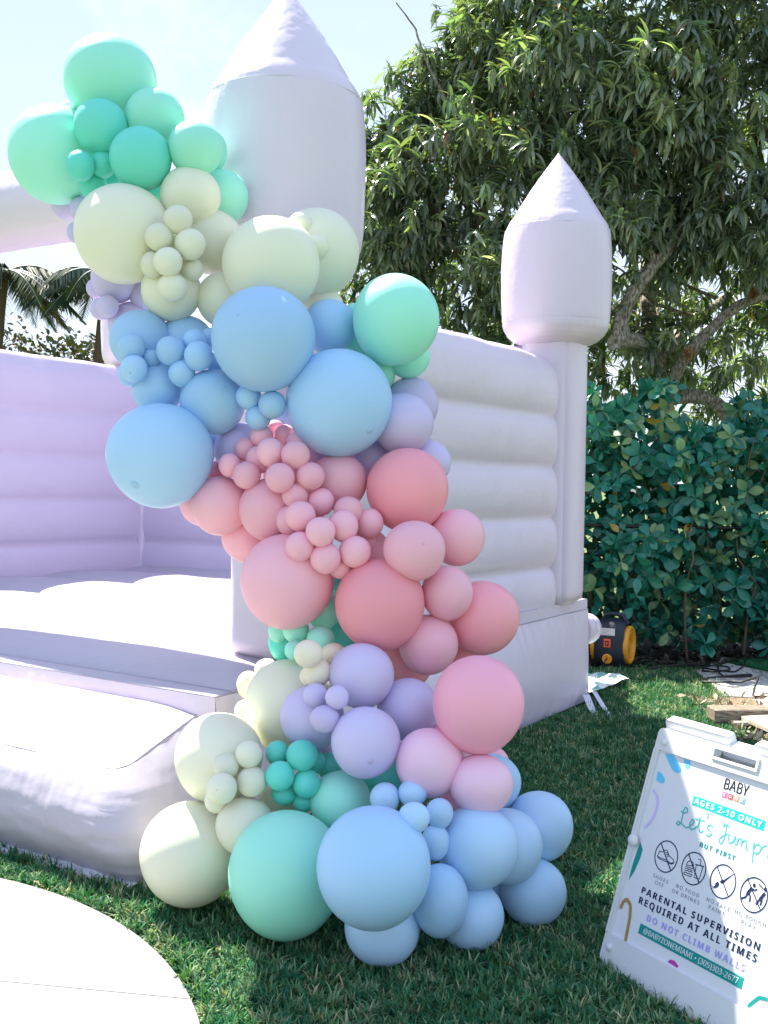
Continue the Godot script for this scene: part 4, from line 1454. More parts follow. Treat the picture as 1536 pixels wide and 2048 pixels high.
func blower() -> void:
	var o := thing("blower", "black and orange air blower plugged into the castle by the hedge", "blower", Vector3(2.06, 0.0, -9.62), -0.46)
	var body := Geo.new()
	var rows := PackedVector3Array()
	# a drum lying on its side, with a flat foot
	var w := 0.135
	var secs := [[-w, 0.17], [-w + 0.012, 0.195], [-0.05, 0.205], [0.05, 0.205], [w - 0.012, 0.195], [w, 0.17]]
	for s in secs:
		for k in 41:
			var a := TAU * (k % 40) / 40.0
			var y := sin(a)
			var z := cos(a)
			var sq := 1.0 / pow(pow(absf(y), 3.4) + pow(absf(z), 3.4), 1.0 / 3.4)
			rows.append(Vector3(s[0], 0.225 + y * sq * s[1] * 1.06, z * sq * s[1] * 0.92))
	body.grid(rows, 40, secs.size() - 1)
	obj("housing", body, M.navy_plastic, o)
	for s in [-1.0, 1.0]:
		var r := Geo.new()
		var tt := Transform3D(Basis(Vector3(0, 0, 1), -PI / 2 * s), Vector3(s * (w - 0.01), 0.215, 0))
		r.lathe([Vector2(0.17, 0.0), Vector2(0.172, 0.03), Vector2(0.16, 0.042), Vector2(0.142, 0.04), Vector2(0.132, 0.026), Vector2(0.118, 0.024), Vector2(0.110, 0.034), Vector2(0.098, 0.034), Vector2(0.092, 0.018), Vector2(0.0, 0.016)], 40, tt)
		var cover := obj("intake_cover", r, M.orange, o)
		for k in 6:
			var ring := Geo.new()
			var pts := PackedVector3Array()
			for q in 33:
				var a := TAU * q / 32.0
				pts.append(tt * Vector3(cos(a) * (0.018 + 0.013 * k), 0.024, sin(a) * (0.018 + 0.013 * k)))
			ring.tube(pts, [0.0026], 5, false)
			obj("grille_ring", ring, M.orange, cover)
	var hd := Geo.new()
	hd.tube(PackedVector3Array([Vector3(-0.09, 0.42, 0.0), Vector3(-0.07, 0.475, 0.0), Vector3(0.0, 0.485, 0.0), Vector3(0.09, 0.475, 0.01), Vector3(0.135, 0.40, 0.02)]), [0.018, 0.02, 0.02, 0.02, 0.018], 10)
	obj("handle", hd, M.navy_plastic, o)
	var lb := Geo.new()
	lb.box(Vector3(-0.062, 0.312, 0.188), Vector3(0.062, 0.375, 0.1915), 0.001)
	var label := obj("rating_label", lb, M.silver, o)
	for k in 4:
		var ln := Geo.new()
		ln.box(Vector3(-0.052, 0.360 - 0.013 * k, 0.1915), Vector3(0.02 - 0.012 * (k % 3), 0.363 - 0.013 * k, 0.1922), 0.0002)
		obj("label_print", ln, M.grey, label)
	var sw := Geo.new()
	sw.box(Vector3(-0.036, 0.205, 0.188), Vector3(0.026, 0.282, 0.197), 0.004)
	var plate := obj("switch_plate", sw, M.coral, o)
	var sb := Geo.new()
	sb.box(Vector3(-0.021, 0.222, 0.197), Vector3(0.011, 0.264, 0.201), 0.002)
	obj("switch_surround", sb, M.black, plate)
	var sc := Geo.new()
	sc.box(Vector3(-0.013, 0.231, 0.201), Vector3(0.003, 0.255, 0.206), 0.002)
	obj("rocker", sc, M.coral, plate)
	var gr := Geo.new()
	var gt := Transform3D(Basis(Vector3(1, 0, 0), PI / 2), Vector3(-0.004, 0.105, 0.184))
	gr.lathe([Vector2(0.044, 0.0), Vector2(0.044, 0.010), Vector2(0.036, 0.014), Vector2(0.018, 0.011), Vector2(0.016, 0.004), Vector2(0.0, 0.004)], 28, gt)
	obj("cord_socket", gr, M.orange, o)
	var cd := Geo.new()
	cd.tube(PackedVector3Array([Vector3(-0.004, 0.105, 0.186), Vector3(-0.008, 0.10, 0.215), Vector3(-0.02, 0.06, 0.235), Vector3(-0.035, 0.01, 0.25), Vector3(-0.05, 0.006, 0.30)]), [0.006], 6)
	obj("cord", cd, M.black, o)


func yard_things() -> void:
	# white round mat, made of boards that butt together
	var mat := thing("round_play_mat", "large white round mat lying on the grass in the lower left corner", "mat", Vector3(-2.268, 0, -2.567))
	var disc := PackedVector2Array()
	for k in 160:
		disc.append(Vector2(cos(TAU * k / 160.0), sin(TAU * k / 160.0)) * 1.836)
	var turn := Transform2D(-0.16, Vector2.ZERO)
	for k in 4:
		var y0 := -1.9 + 0.95 * k
		var strip := turn * PackedVector2Array([Vector2(-2, y0 + 0.002), Vector2(2, y0 + 0.002), Vector2(2, y0 + 0.948), Vector2(-2, y0 + 0.948)])
		for piece in Geometry2D.intersect_polygons(disc, strip):
			var g := Geo.new()
			g.prism(piece, 0.0, 0.028, Transform3D(Basis(Vector3(1, 0, 0), -PI / 2), Vector3.ZERO))
			obj("mat_board", g, M.mat, mat)
	# the printed sheet beside the castle corner
	var sh := Geo.new()
	var pts := PackedVector3Array()
	for y in 13:
		for x in 13:
			var u := x / 12.0
			var t := y / 12.0
			var p := Vector3(1.46, 0, -8.00).lerp(Vector3(1.99, 0, -8.66), u).lerp(Vector3(1.40, 0, -8.75).lerp(Vector3(1.86, 0, -9.12), u), t)
			p.y = 0.05 + 0.03 * wob.get_noise_2d(u * 3.0, t * 3.0) + 0.03 * u * (1.0 - t)
			pts.append(p)
	sh.grid(pts, 12, 12)
	tag(obj("printed_sheet", sh, M.map), "white and teal printed sheet lying on the grass beside the castle", "sheet")
	# concrete path, green turf, sandy rubble
	var cs := Geo.new()
	var flat := Transform3D(Basis(Vector3(1, 0, 0), PI / 2), Vector3.ZERO)
	cs.prism(PackedVector2Array([Vector2(2.72, -9.30), Vector2(3.08, -9.88), Vector2(3.35, -9.3), Vector2(3.10, -8.6), Vector2(3.02, -8.1), Vector2(2.62, -8.22), Vector2(2.68, -8.8)]), -0.035, 0.0, flat)
	struct("paving_slab", cs, M.concrete)
	var tf := Geo.new()
	tf.prism(PackedVector2Array([Vector2(3.11, -9.92), Vector2(5.6, -9.95), Vector2(5.6, -8.2), Vector2(3.16, -8.5), Vector2(3.37, -9.3)]), -0.05, 0.0, flat)
	tag(obj("turf_mat", tf, M.turf), "bright green artificial turf patch at the right edge by the hedge", "turf mat")
	var tt := []
	var tc := []
	for k in 9000:
		var p := Vector2(rng.randf_range(3.1, 4.8), rng.randf_range(-9.93, -8.35))
		if p.x < 3.14 + 0.14 * absf(p.y + 9.0):
			continue
		tt.append(aim(Vector3(rng.randf_range(-0.4, 0.4), 1, rng.randf_range(-0.4, 0.4)).normalized(), 0.0, rng.randf_range(0.02, 0.035), Vector3(p.x, 0.048, p.y)))
		tc.append(spread(Color(0.02, 0.12, 0.055), 0.25))
	var pile := scatter("turf_pile", leaf_mesh(0.12, 1.0, 0.2, 0.1, 2), M.grass, tt, tc)
	tag(pile, "short bright green pile standing on the artificial turf patch", "turf pile")
	var sd := Geo.new()
	var sp := PackedVector3Array()
	for y in 25:
		for x in 33:
			var u := x / 32.0
			var t := y / 24.0
			var p := Vector3(2.34, 0, -8.25).lerp(Vector3(5.4, 0, -8.45), u).lerp(Vector3(2.28, 0, -6.1).lerp(Vector3(5.4, 0, -6.0), u), t)
			p.y = 0.018 + 0.03 * (wob.get_noise_2d(p.x * 4.0, p.z * 4.0) + 0.5) * smoothstep(0.0, 0.1, u) * smoothstep(0.0, 0.08, t) * smoothstep(1.0, 0.92, t)
			p.x += 0.08 * wob.get_noise_2d(t * 9.0, 5.0) * (1.0 - u)
			sp.append(p)
	sd.grid(sp, 32, 24, 1, 1, true)
	struct("sand", sd, M.sand)
	var chips := []
	var cc := []
	for k in 1400:
		var p := Vector3(rng.randf_range(2.3, 4.0), 0.04, rng.randf_range(-8.2, -6.2))
		chips.append(aim(rand_dir(), rng.randf() * 3.0, rng.randf_range(0.03, 0.09), p))
		cc.append(spread(Color(0.42, 0.34, 0.24), 0.4))
	tag(scatter("wood_chips", leaf_mesh(0.4, 1.0, 0.05, 0.1, 2), M.chip, chips, cc), "pale wood chips scattered over the sandy patch on the right", "wood chips")
	var bm := Geo.new()
	bm.box(Vector3(-0.85, 0.0, -0.075), Vector3(0.85, 0.085, 0.075), 0.006)
	var beam := tag(obj("timber_beam", bm, M.timber), "weathered thick timber beam lying behind the sign", "timber")
	beam.position = Vector3(3.09, 0.035, -7.42)
	beam.rotation = Vector3(0.02, 0.10, 0.0)
	var bt := Geo.new()
	bt.box(Vector3(-0.7, 0.0, -0.02), Vector3(0.7, 0.025, 0.02), 0.003)
	var bat := tag(obj("timber_batten", bt, M.pale_wood), "thin pale batten in front of the weathered timber beam", "timber")
	bat.position = Vector3(3.04, 0.045, -7.17)
	bat.rotation.y = 0.06
	var pl := Geo.new()
	pl.box(Vector3(0.0, 0.0, -0.31), Vector3(1.2, 0.03, 0.31), 0.003)
	var plank := tag(obj("plywood_board", pl, M.pale_wood), "pale plywood board on the sandy patch just above the sign", "board")
	plank.position = Vector3(2.46, 0.06, -6.90)
	plank.rotation = Vector3(0.0, 0.16, 0.03)
	# a crumpled pale sheet by the path
	var cr := Geo.new()
	var cp := PackedVector3Array()
	for y in 17:
		for x in 21:
			var u := x / 20.0
			var t := y / 16.0
			var hgt := 0.10 * round_profile(u, 2.0) * round_profile(t, 2.0)
			cp.append(Vector3(2.78 + 0.85 * u, 0.03 + hgt * (0.8 + 0.8 * puck.get_noise_2d(u * 4.0, t * 3.0)), -8.08 + 0.42 * t - 0.06 * u))
	cr.grid(cp, 20, 16, 1, 1, true)
	tag(obj("crumpled_sheet", cr, M.sandbag), "crumpled pale cloth lying between the paving slab and the beam", "cloth")
	# black cable in loose loops
	var cb := Geo.new()
	var cv := Curve3D.new()
	var loop := [Vector2(2.30, -9.30), Vector2(2.62, -9.38), Vector2(2.86, -9.52), Vector2(2.74, -9.22), Vector2(2.92, -9.10), Vector2(3.02, -9.50), Vector2(2.80, -9.42), Vector2(2.96, -9.02), Vector2(3.14, -9.35), Vector2(3.02, -9.60), Vector2(2.90, -9.30), Vector2(2.84, -8.95), Vector2(3.10, -9.02), Vector2(3.05, -8.92), Vector2(2.72, -8.90), Vector2(2.60, -8.70), Vector2(2.86, -8.55), Vector2(2.94, -8.40), Vector2(2.80, -8.12), Vector2(3.0, -8.0)]
	for k in loop.size():
		var a: Vector2 = loop[maxi(k - 1, 0)]
		var b: Vector2 = loop[mini(k + 1, loop.size() - 1)]
		var d := Vector3(b.x - a.x, 0, b.y - a.y) * 0.2
		cv.add_point(Vector3(loop[k].x, 0.05 + (0.03 if k % 3 == 1 else 0.0) + (0.10 if k in [8, 17] else 0.0), loop[k].y), -d, d)
	var path := PackedVector3Array()
	for k in 181:
		path.append(cv.sample_baked(cv.get_baked_length() * k / 180.0))
	cb.tube(path, [0.0085], 7)
	tag(obj("cable", cb, M.black), "black electric cable looped over the grey paving slab", "cable")


func more_materials() -> void:
	M.spike = paint(Color(0.42, 0.38, 0.30), 0.8, 0.2)
	M.stem = paint(Color(0.40, 0.38, 0.33), 0.85, 0.2)
	M.navy_plastic = bumpy(paint(Color(0.10, 0.135, 0.20), 0.5), noise_tex(0.2, 256, 2, null, 2), 0.05, Vector3(8, 8, 8))
	M.orange = paint(Color(0.87, 0.60, 0.15), 0.45)
	M.coral = paint(Color(0.90, 0.36, 0.24), 0.45)
	M.silver = paint(Color(0.82, 0.83, 0.84), 0.4)
	M.grey = paint(Color(0.45, 0.46, 0.48), 0.6)
	M.concrete = bumpy(paint(Color.WHITE, 0.9, 0.2), noise_tex(0.05, 512, 5, null, 12), 0.8, Vector3(2, 2, 2), true)
	M.concrete.albedo_texture = noise_tex(0.02, 512, 5, ramp([[0.2, Color(0.60, 0.595, 0.58)], [0.8, Color(0.82, 0.81, 0.79)]]), 41)
	M.turf = paint(lin(0.02, 0.12, 0.05), 0.9, 0.2)
	M.sand = bumpy(paint(Color.WHITE, 0.95, 0.2), noise_tex(0.08, 512, 5, null, 14), 2.0, Vector3(2.5, 2.5, 2.5), true)
	M.sand.albedo_texture = noise_tex(0.04, 512, 6, ramp([[0.2, Color(0.42, 0.36, 0.30)], [0.5, Color(0.68, 0.60, 0.50)], [0.8, Color(0.80, 0.74, 0.65)]]), 15)
	M.chip = leafy(0.9, Color(0.1, 0.1, 0.1))
	M.timber = bumpy(paint(Color.WHITE, 0.85, 0.2), noise_tex(0.03, 512, 5, null, 16), 1.2, Vector3(1.0, 14, 14))
	M.timber.albedo_texture = noise_tex(0.02, 512, 6, ramp([[0.2, Color(0.52, 0.45, 0.39)], [0.55, Color(0.72, 0.66, 0.59)], [0.8, Color(0.86, 0.82, 0.76)]]), 17)
	M.pale_wood = bumpy(paint(Color.WHITE, 0.8, 0.2), noise_tex(0.03, 512, 4, null, 18), 0.5, Vector3(1.0, 9, 9))
	M.pale_wood.albedo_texture = noise_tex(0.02, 512, 5, ramp([[0.2, Color(0.74, 0.70, 0.63)], [0.8, Color(0.88, 0.85, 0.79)]]), 19)
	M.sandbag = bumpy(paint(Color(0.78, 0.75, 0.71), 0.9, 0.2), noise_tex(0.05, 512, 5, null, 23), 1.0, Vector3(3, 3, 3), true)
	M.map = paint(Color.WHITE, 0.6, 0.3)
	M.map.albedo_texture = noise_tex(0.012, 256, 4, ramp([[0.30, Color(0.55, 0.74, 0.72)], [0.45, Color(0.80, 0.89, 0.88)], [0.6, Color(0.93, 0.95, 0.95)]]), 51)
	var inks := {"ink": Color(0.09, 0.15, 0.30), "logo": Color(0.06, 0.06, 0.07), "jade": Color(0.06, 0.76, 0.68), "deep_jade": Color(0.05, 0.55, 0.53), "script": Color(0.26, 0.70, 0.70), "pale_ink": Color(0.60, 0.62, 0.66), "violet": Color(0.64, 0.62, 0.90), "aqua": Color(0.40, 0.76, 0.92), "gold": Color(0.66, 0.52, 0.30), "magenta": Color(0.72, 0.26, 0.62), "lilac": Color(0.80, 0.74, 0.93), "print_white": Color(0.86, 0.865, 0.89), "cube_pink": Color(0.93, 0.42, 0.62), "cube_red": Color(0.86, 0.33, 0.36), "cube_orange": Color(0.91, 0.60, 0.42), "cube_blue": Color(0.45, 0.65, 0.84)}
	for k in inks:
		M[k] = paint(inks[k], 0.55, 0.35)


func stroke(p: Node3D, called: String, m: Material, pts: Array, w: float) -> void:
	var line := PackedVector2Array()
	if pts.size() < 3:
		line = PackedVector2Array(pts)
	else:
		var c := Curve2D.new()
		for k in pts.size():
			var d: Vector2 = (pts[mini(k + 1, pts.size() - 1)] - pts[maxi(k - 1, 0)]) * 0.17
			c.add_point(pts[k], -d, d)
		var n := pts.size() * 5
		for k in n + 1:
			line.append(c.sample_baked(c.get_baked_length() * k / n))
	# a flat ribbon along the line with round ends
	var g := Geo.new()
	var z := 0.0012
	for k in line.size() - 1:
		var a := line[k]
		var b := line[k + 1]
		if a.distance_to(b) < 1e-6:
			continue
		var s := (b - a).orthogonal().normalized() * w * 0.5
		g.quad(Vector3(a.x - s.x, a.y - s.y, z), Vector3(a.x + s.x, a.y + s.y, z), Vector3(b.x + s.x, b.y + s.y, z), Vector3(b.x - s.x, b.y - s.y, z)) if (a + s - (a - s)).cross(b - a) > 0 else g.quad(Vector3(a.x + s.x, a.y + s.y, z), Vector3(a.x - s.x, a.y - s.y, z), Vector3(b.x - s.x, b.y - s.y, z), Vector3(b.x + s.x, b.y + s.y, z))
		z += 0.000002
	for k in [0, line.size() - 1] if pts.size() < 3 else range(0, line.size(), 2):
		z += 0.000002
		for j in 8:
			var a0 := TAU * j / 8.0
			var a1 := TAU * (j + 1) / 8.0
			g.tri(Vector3(line[k].x, line[k].y, z), Vector3(line[k].x + cos(a0) * w * 0.5, line[k].y + sin(a0) * w * 0.5, z), Vector3(line[k].x + cos(a1) * w * 0.5, line[k].y + sin(a1) * w * 0.5, z))
	obj(called, g, m, p)


func shape(p: Node3D, called: String, m: Material, pts: Array) -> void:
	var g := Geo.new()
	g.prism(PackedVector2Array(pts), 0.0002, 0.0012)
	obj(called, g, m, p)


func lettering(p: Node3D, said: String, m: Material, s0: float, s1: float, t: float, cap: float, weight := 400, z := 0.0012, gap := 0.0) -> void:
	var f := SystemFont.new()
	f.font_names = PackedStringArray(["Droid Sans"])
	f.font_weight = weight
	var fv := FontVariation.new()
	fv.base_font = f
	fv.spacing_glyph = int(gap)
	var tm := TextMesh.new()
	tm.text = said
	tm.font = fv
	tm.font_size = 64
	tm.pixel_size = 0.001
	tm.depth = 0.0008
	tm.curve_step = 2.0
	var box := tm.get_aabb()
	var o := MeshInstance3D.new()
	o.name = "lettering"
	o.mesh = tm
	o.material_override = m
	var sx := (s1 - s0) / maxf(box.size.x, 0.001)
	var sy := cap / 0.0457
	o.scale = Vector3(sx, sy, 1.0)
	# the capitals stand 0.0457 tall; their middle goes to t
	var mid := box.position.y + box.size.y * 0.5
	if said.contains("@") or said.contains("Q"):
		sy = cap / 0.0457
		mid = box.position.y + box.size.y - 0.0457 * 0.52
	else:
		sy = cap / box.size.y
	o.scale = Vector3(sx, sy, 1.0)
	o.position = Vector3(s0 - box.position.x * sx, t - mid * sy, z)
	p.add_child(o, true)


func rounded(x0: float, y0: float, x1: float, y1: float, r: Array) -> PackedVector2Array:
	# corner radii: lower left, lower right, upper right, upper left
	var out := PackedVector2Array()
	var cs := [Vector2(x0, y0), Vector2(x1, y0), Vector2(x1, y1), Vector2(x0, y1)]
	var ins := [Vector2(1, 1), Vector2(-1, 1), Vector2(-1, -1), Vector2(1, -1)]
	for k in 4:
		if r[k] <= 0.0:
			out.append(cs[k])
			continue
		for j in 9:
			var a := PI + PI * 0.5 * k + PI * 0.5 * j / 8.0
			out.append(cs[k] + ins[k] * r[k] + Vector2(cos(a), sin(a)) * r[k])
	return out


func sign_frame(called: String, parent: Node3D) -> MeshInstance3D:
	var g := Geo.new()
	var z0 := -0.022
	var z1 := 0.010
	g.prism(rounded(0.0, 0.0, 0.704, 0.112, [0.045, 0.045, 0, 0]), z0, z1)
	g.prism(rounded(0.0, 0.112, 0.022, 0.742, [0, 0, 0, 0]), z0, z1)
	g.prism(rounded(0.682, 0.112, 0.704, 0.742, [0, 0, 0, 0]), z0, z1)
	g.prism(rounded(0.0, 0.742, 0.262, 0.817, [0, 0, 0, 0.022]), z0, z1)
	g.prism(rounded(0.442, 0.742, 0.704, 0.817, [0, 0, 0.022, 0]), z0, z1)
	g.prism(rounded(0.262, 0.742, 0.442, 0.772, [0, 0, 0, 0]), z0, z1)
	g.prism(rounded(0.262, 0.803, 0.442, 0.817, [0, 0, 0, 0]), z0, z1)
	var o := obj(called, g, M.white_plastic, parent)
	return o


func a_frame_sign() -> void:
	var psi := 1.0746
	var tau := 0.3186
	var o := thing("a_frame_sign", "white plastic A-frame sign with jump rules standing on the grass at lower right", "sign", Vector3(0.743, 0.004, -3.587), -psi)
	var p := sign_frame("front_panel", o)
	p.rotation.x = -tau
	var ib := Geo.new()
	ib.prism(rounded(0.020, 0.110, 0.684, 0.744, [0, 0, 0, 0]), -0.012, 0.0)
	obj("insert_board", ib, M.print_white, p)
	# raised lip round the opening, bolts, clip knobs, handle
	var lip := Geo.new()
	lip.box(Vector3(0.0, 0.112, 0.010), Vector3(0.010, 0.742, 0.014), 0.003)
	lip.box(Vector3(0.694, 0.112, 0.010), Vector3(0.704, 0.742, 0.014), 0.003)
	obj("frame_lip", lip, M.white_plastic, p)
	for b in [Vector2(0.040, 0.772), Vector2(0.664, 0.772), Vector2(0.036, 0.072), Vector2(0.668, 0.072)]:
		var bg := Geo.new()
		bg.lathe([Vector2(0.0125, 0.0), Vector2(0.0125, 0.006), Vector2(0.009, 0.010), Vector2(0.0, 0.011)], 18, Transform3D(Basis(Vector3(1, 0, 0), PI / 2), Vector3(b.x, b.y, 0.010)))
		obj("bolt", bg, M.white_plastic, p)
	for b in [0.018, 0.686]:
		var kg := Geo.new()
		kg.lathe([Vector2(0.021, 0.0), Vector2(0.021, 0.007), Vector2(0.015, 0.014), Vector2(0.0, 0.017)], 20, Transform3D(Basis(Vector3(1, 0, 0), PI / 2), Vector3(b, 0.427, 0.010)))
		obj("clip_knob", kg, M.white_plastic, p)
	var hs := Geo.new()
	hs.prism(rounded(0.256, 0.800, 0.448, 0.809, [0.004, 0.004, 0.004, 0.004]), 0.010, 0.016)
	hs.prism(rounded(0.256, 0.766, 0.448, 0.775, [0.004, 0.004, 0.004, 0.004]), 0.010, 0.016)
	hs.prism(rounded(0.256, 0.775, 0.265, 0.800, [0, 0, 0, 0]), 0.010, 0.016)
	hs.prism(rounded(0.439, 0.775, 0.448, 0.800, [0, 0, 0, 0]), 0.010, 0.016)
	obj("handle_rim", hs, M.white_plastic, p)
	# the hind leg of the frame, hinged at the top
	var q := sign_frame("rear_panel", o)
	q.position = Vector3(0, 0.012, -0.545)
	q.rotation.x = tau + 0.02
	var rb := Geo.new()
	rb.prism(rounded(0.020, 0.110, 0.684, 0.744, [0, 0, 0, 0]), -0.018, -0.006)
	obj("insert_board", rb, M.print_white, q)
	var hump := Geo.new()
	hump.prism(rounded(0.012, 0.812, 0.30, 0.846, [0, 0, 0.012, 0.016]), -0.024, 0.008)
	hump.prism(rounded(0.404, 0.812, 0.692, 0.846, [0, 0, 0.016, 0.012]), -0.024, 0.008)
	obj("hinge_bar", hump, M.white_plastic, q)
	# print
	lettering(p, "BABY", M.logo, 0.326, 0.424, 0.7035, 0.034, 400, 0.0012)
	var names := ["cube_pink", "cube_red", "cube_orange", "cube_blue"]
	for k in 4:
		var x := 0.327 + 0.0245 * k
		shape(p, "logo_cube", M[names[k]], [Vector2(x, 0.660), Vector2(x + 0.0205, 0.660), Vector2(x + 0.0205, 0.678), Vector2(x, 0.678)])
		lettering(p, "ZONE"[k], M.print_white, x + 0.0055, x + 0.015, 0.669, 0.0095, 700, 0.002)
	shape(p, "jade_band", M.jade, [Vector2(0.217, 0.605), Vector2(0.513, 0.605), Vector2(0.513, 0.635), Vector2(0.217, 0.635)])
	lettering(p, "AGES 2-10 ONLY", M.print_white, 0.225, 0.504, 0.620, 0.0195, 700, 0.002, 5)
	lettering(p, "BUT FIRST", M.deep_jade, 0.290, 0.437, 0.498, 0.0155, 700, 0.0012, 8)
	for x in [0.167, 0.290, 0.413, 0.535]:
		var rg := Geo.new()
		var ring := PackedVector3Array()
		for k in 49:
			var a := TAU * k / 48.0
			ring.append(Vector3(x + cos(a) * 0.0475, 0.419 + sin(a) * 0.0475, 0.0012))
			ring.append(Vector3(x + cos(a) * 0.0512, 0.419 + sin(a) * 0.0512, 0.0012))
		rg.grid(ring, 1, 48, 1, 1, true)
		obj("icon_ring", rg, M.ink, p)
	var caps := [["SHOES", 0.133, 0.203, 0.347], ["OFF", 0.149, 0.187, 0.329], ["NO FOOD", 0.239, 0.337, 0.348], ["OR DRINKS", 0.228, 0.346, 0.329], ["NO FACE", 0.370, 0.463, 0.350], ["PAINT", 0.385, 0.448, 0.331], ["NO ROUGH", 0.483, 0.600, 0.353], ["PLAY", 0.515, 0.568, 0.334]]
	for c in caps:
		lettering(p, c[0], M.pale_ink, c[1], c[2], c[3], 0.0118, 400, 0.0012, 10)
	lettering(p, "PARENTAL SUPERVISION", M.ink, 0.102, 0.600, 0.288, 0.0215, 700, 0.0012, 9)
	lettering(p, "REQUIRED AT ALL TIMES", M.ink, 0.101, 0.599, 0.2545, 0.0215, 700, 0.0012, 9)
	lettering(p, "DO NOT CLIMB WALLS", M.violet, 0.154, 0.566, 0.2145, 0.0205, 700, 0.0012, 9)
	shape(p, "jade_band", M.deep_jade, [Vector2(0.133, 0.156), Vector2(0.572, 0.156), Vector2(0.572, 0.188), Vector2(0.133, 0.188)])
	lettering(p, "@BABYZONEMIAMI • (305)303-2677", M.print_white, 0.154, 0.556, 0.1725, 0.0165, 400, 0.002)
	stroke(p, "script_stroke", M.script, [Vector2(0.1808, 0.5730), Vector2(0.1952, 0.5699), Vector2(0.2070, 0.5777), Vector2(0.2033, 0.5883), Vector2(0.1928, 0.5893), Vector2(0.1897, 0.5755), Vector2(0.1912, 0.5565), Vector2(0.1922, 0.5400), Vector2(0.1839, 0.5269), Vector2(0.1737, 0.5305), Vector2(0.1794, 0.5396), Vector2(0.1962, 0.5360), Vector2(0.2166, 0.5284), Vector2(0.2289, 0.5342), Vector2(0.2403, 0.5474), Vector2(0.2446, 0.5598), Vector2(0.2351, 0.5625), Vector2(0.2293, 0.5480), Vector2(0.2322, 0.5335), Vector2(0.2423, 0.5295), Vector2(0.2528, 0.5364), Vector2(0.2640, 0.5485), Vector2(0.2636, 0.5769)], 0.0042)
	stroke(p, "script_stroke", M.script, [Vector2(0.2636, 0.5769), Vector2(0.2667, 0.5493), Vector2(0.2741, 0.5340), Vector2(0.2838, 0.5331), Vector2(0.2901, 0.5419)], 0.0042)
	stroke(p, "script_stroke", M.script, [Vector2(0.2486, 0.5670), Vector2(0.2859, 0.5700)], 0.0042)
	stroke(p, "script_stroke", M.script, [Vector2(0.2872, 0.5946), Vector2(0.2948, 0.5946), Vector2(0.2958, 0.5892), Vector2(0.2922, 0.5825)], 0.0042)
	stroke(p, "script_stroke", M.script, [Vector2(0.3221, 0.5622), Vector2(0.3114, 0.5653), Vector2(0.3029, 0.5597), Vector2(0.3027, 0.5518), Vector2(0.3167, 0.5475), Vector2(0.3254, 0.5413), Vector2(0.3200, 0.5316), Vector2(0.3081, 0.5299), Vector2(0.3002, 0.5345)], 0.0042)
	stroke(p, "script_stroke", M.script, [Vector2(0.3606, 0.5758), Vector2(0.3716, 0.5852), Vector2(0.3891, 0.5810)], 0.0042)
	stroke(p, "script_stroke", M.script, [Vector2(0.3747, 0.5820), Vector2(0.3770, 0.5627), Vector2(0.3772, 0.5381), Vector2(0.3719, 0.5236), Vector2(0.3623, 0.5244), Vector2(0.3598, 0.5354), Vector2(0.3697, 0.5482), Vector2(0.3846, 0.5582)], 0.0042)
	stroke(p, "script_stroke", M.script, [Vector2(0.3917, 0.5609), Vector2(0.3927, 0.5459), Vector2(0.4000, 0.5358), Vector2(0.4101, 0.5377), Vector2(0.4153, 0.5496), Vector2(0.4171, 0.5623), Vector2(0.4189, 0.5446), Vector2(0.4261, 0.5346)], 0.0042)
	stroke(p, "script_stroke", M.script, [Vector2(0.4280, 0.5564), Vector2(0.4311, 0.5362), Vector2(0.4298, 0.5509), Vector2(0.4354, 0.5602), Vector2(0.4439, 0.5594), Vector2(0.4479, 0.5373), Vector2(0.4465, 0.5499), Vector2(0.4532, 0.5592), Vector2(0.4633, 0.5580), Vector2(0.4672, 0.5351), Vector2(0.4764, 0.5350)], 0.0042)
	stroke(p, "script_stroke", M.script, [Vector2(0.4903, 0.5631), Vector2(0.4948, 0.5407), Vector2(0.5010, 0.5046)], 0.0042)
	stroke(p, "script_stroke", M.script, [Vector2(0.4939, 0.5434), Vector2(0.4991, 0.5592), Vector2(0.5131, 0.5626), Vector2(0.5210, 0.5517), Vector2(0.5160, 0.5378), Vector2(0.5041, 0.5340), Vector2(0.4963, 0.5382)], 0.0042)
	stroke(p, "script_stroke", M.script, [Vector2(0.5210, 0.5517), Vector2(0.5254, 0.5613), Vector2(0.5375, 0.5680)], 0.0042)
	stroke(p, "script_stroke", M.script, [Vector2(0.5449, 0.5855), Vector2(0.5492, 0.5516)], 0.0042)
	stroke(p, "script_stroke", M.script, [Vector2(0.5498, 0.5389), Vector2(0.5500, 0.5372)], 0.0060)
	stroke(p, "icon_line", M.ink, [Vector2(0.1321, 0.4516), Vector2(0.1997, 0.3842)], 0.0042)
	stroke(p, "icon_line", M.ink, [Vector2(0.2557, 0.4543), Vector2(0.3241, 0.3859)], 0.0042)
	stroke(p, "icon_line", M.ink, [Vector2(0.3766, 0.4553), Vector2(0.4433, 0.3869)], 0.0042)
	stroke(p, "icon_line", M.ink, [Vector2(0.4997, 0.4563), Vector2(0.5677, 0.3893)], 0.0042)
	stroke(p, "icon_line", M.ink, [Vector2(0.1340, 0.4277), Vector2(0.1467, 0.4268), Vector2(0.1575, 0.4382), Vector2(0.1652, 0.4383), Vector2(0.1794, 0.4241), Vector2(0.2003, 0.4194), Vector2(0.2059, 0.4123), Vector2(0.1942, 0.4054), Vector2(0.1707, 0.4085), Vector2(0.1392, 0.4073), Vector2(0.1302, 0.4093), Vector2(0.1340, 0.4277)], 0.0024)
	stroke(p, "icon_line", M.ink, [Vector2(0.1311, 0.4070), Vector2(0.1407, 0.4032), Vector2(0.1724, 0.4036), Vector2(0.1952, 0.4025), Vector2(0.2061, 0.4095)], 0.0024)
	stroke(p, "icon_line", M.ink, [Vector2(0.1620, 0.4296), Vector2(0.1714, 0.4338)], 0.0024)
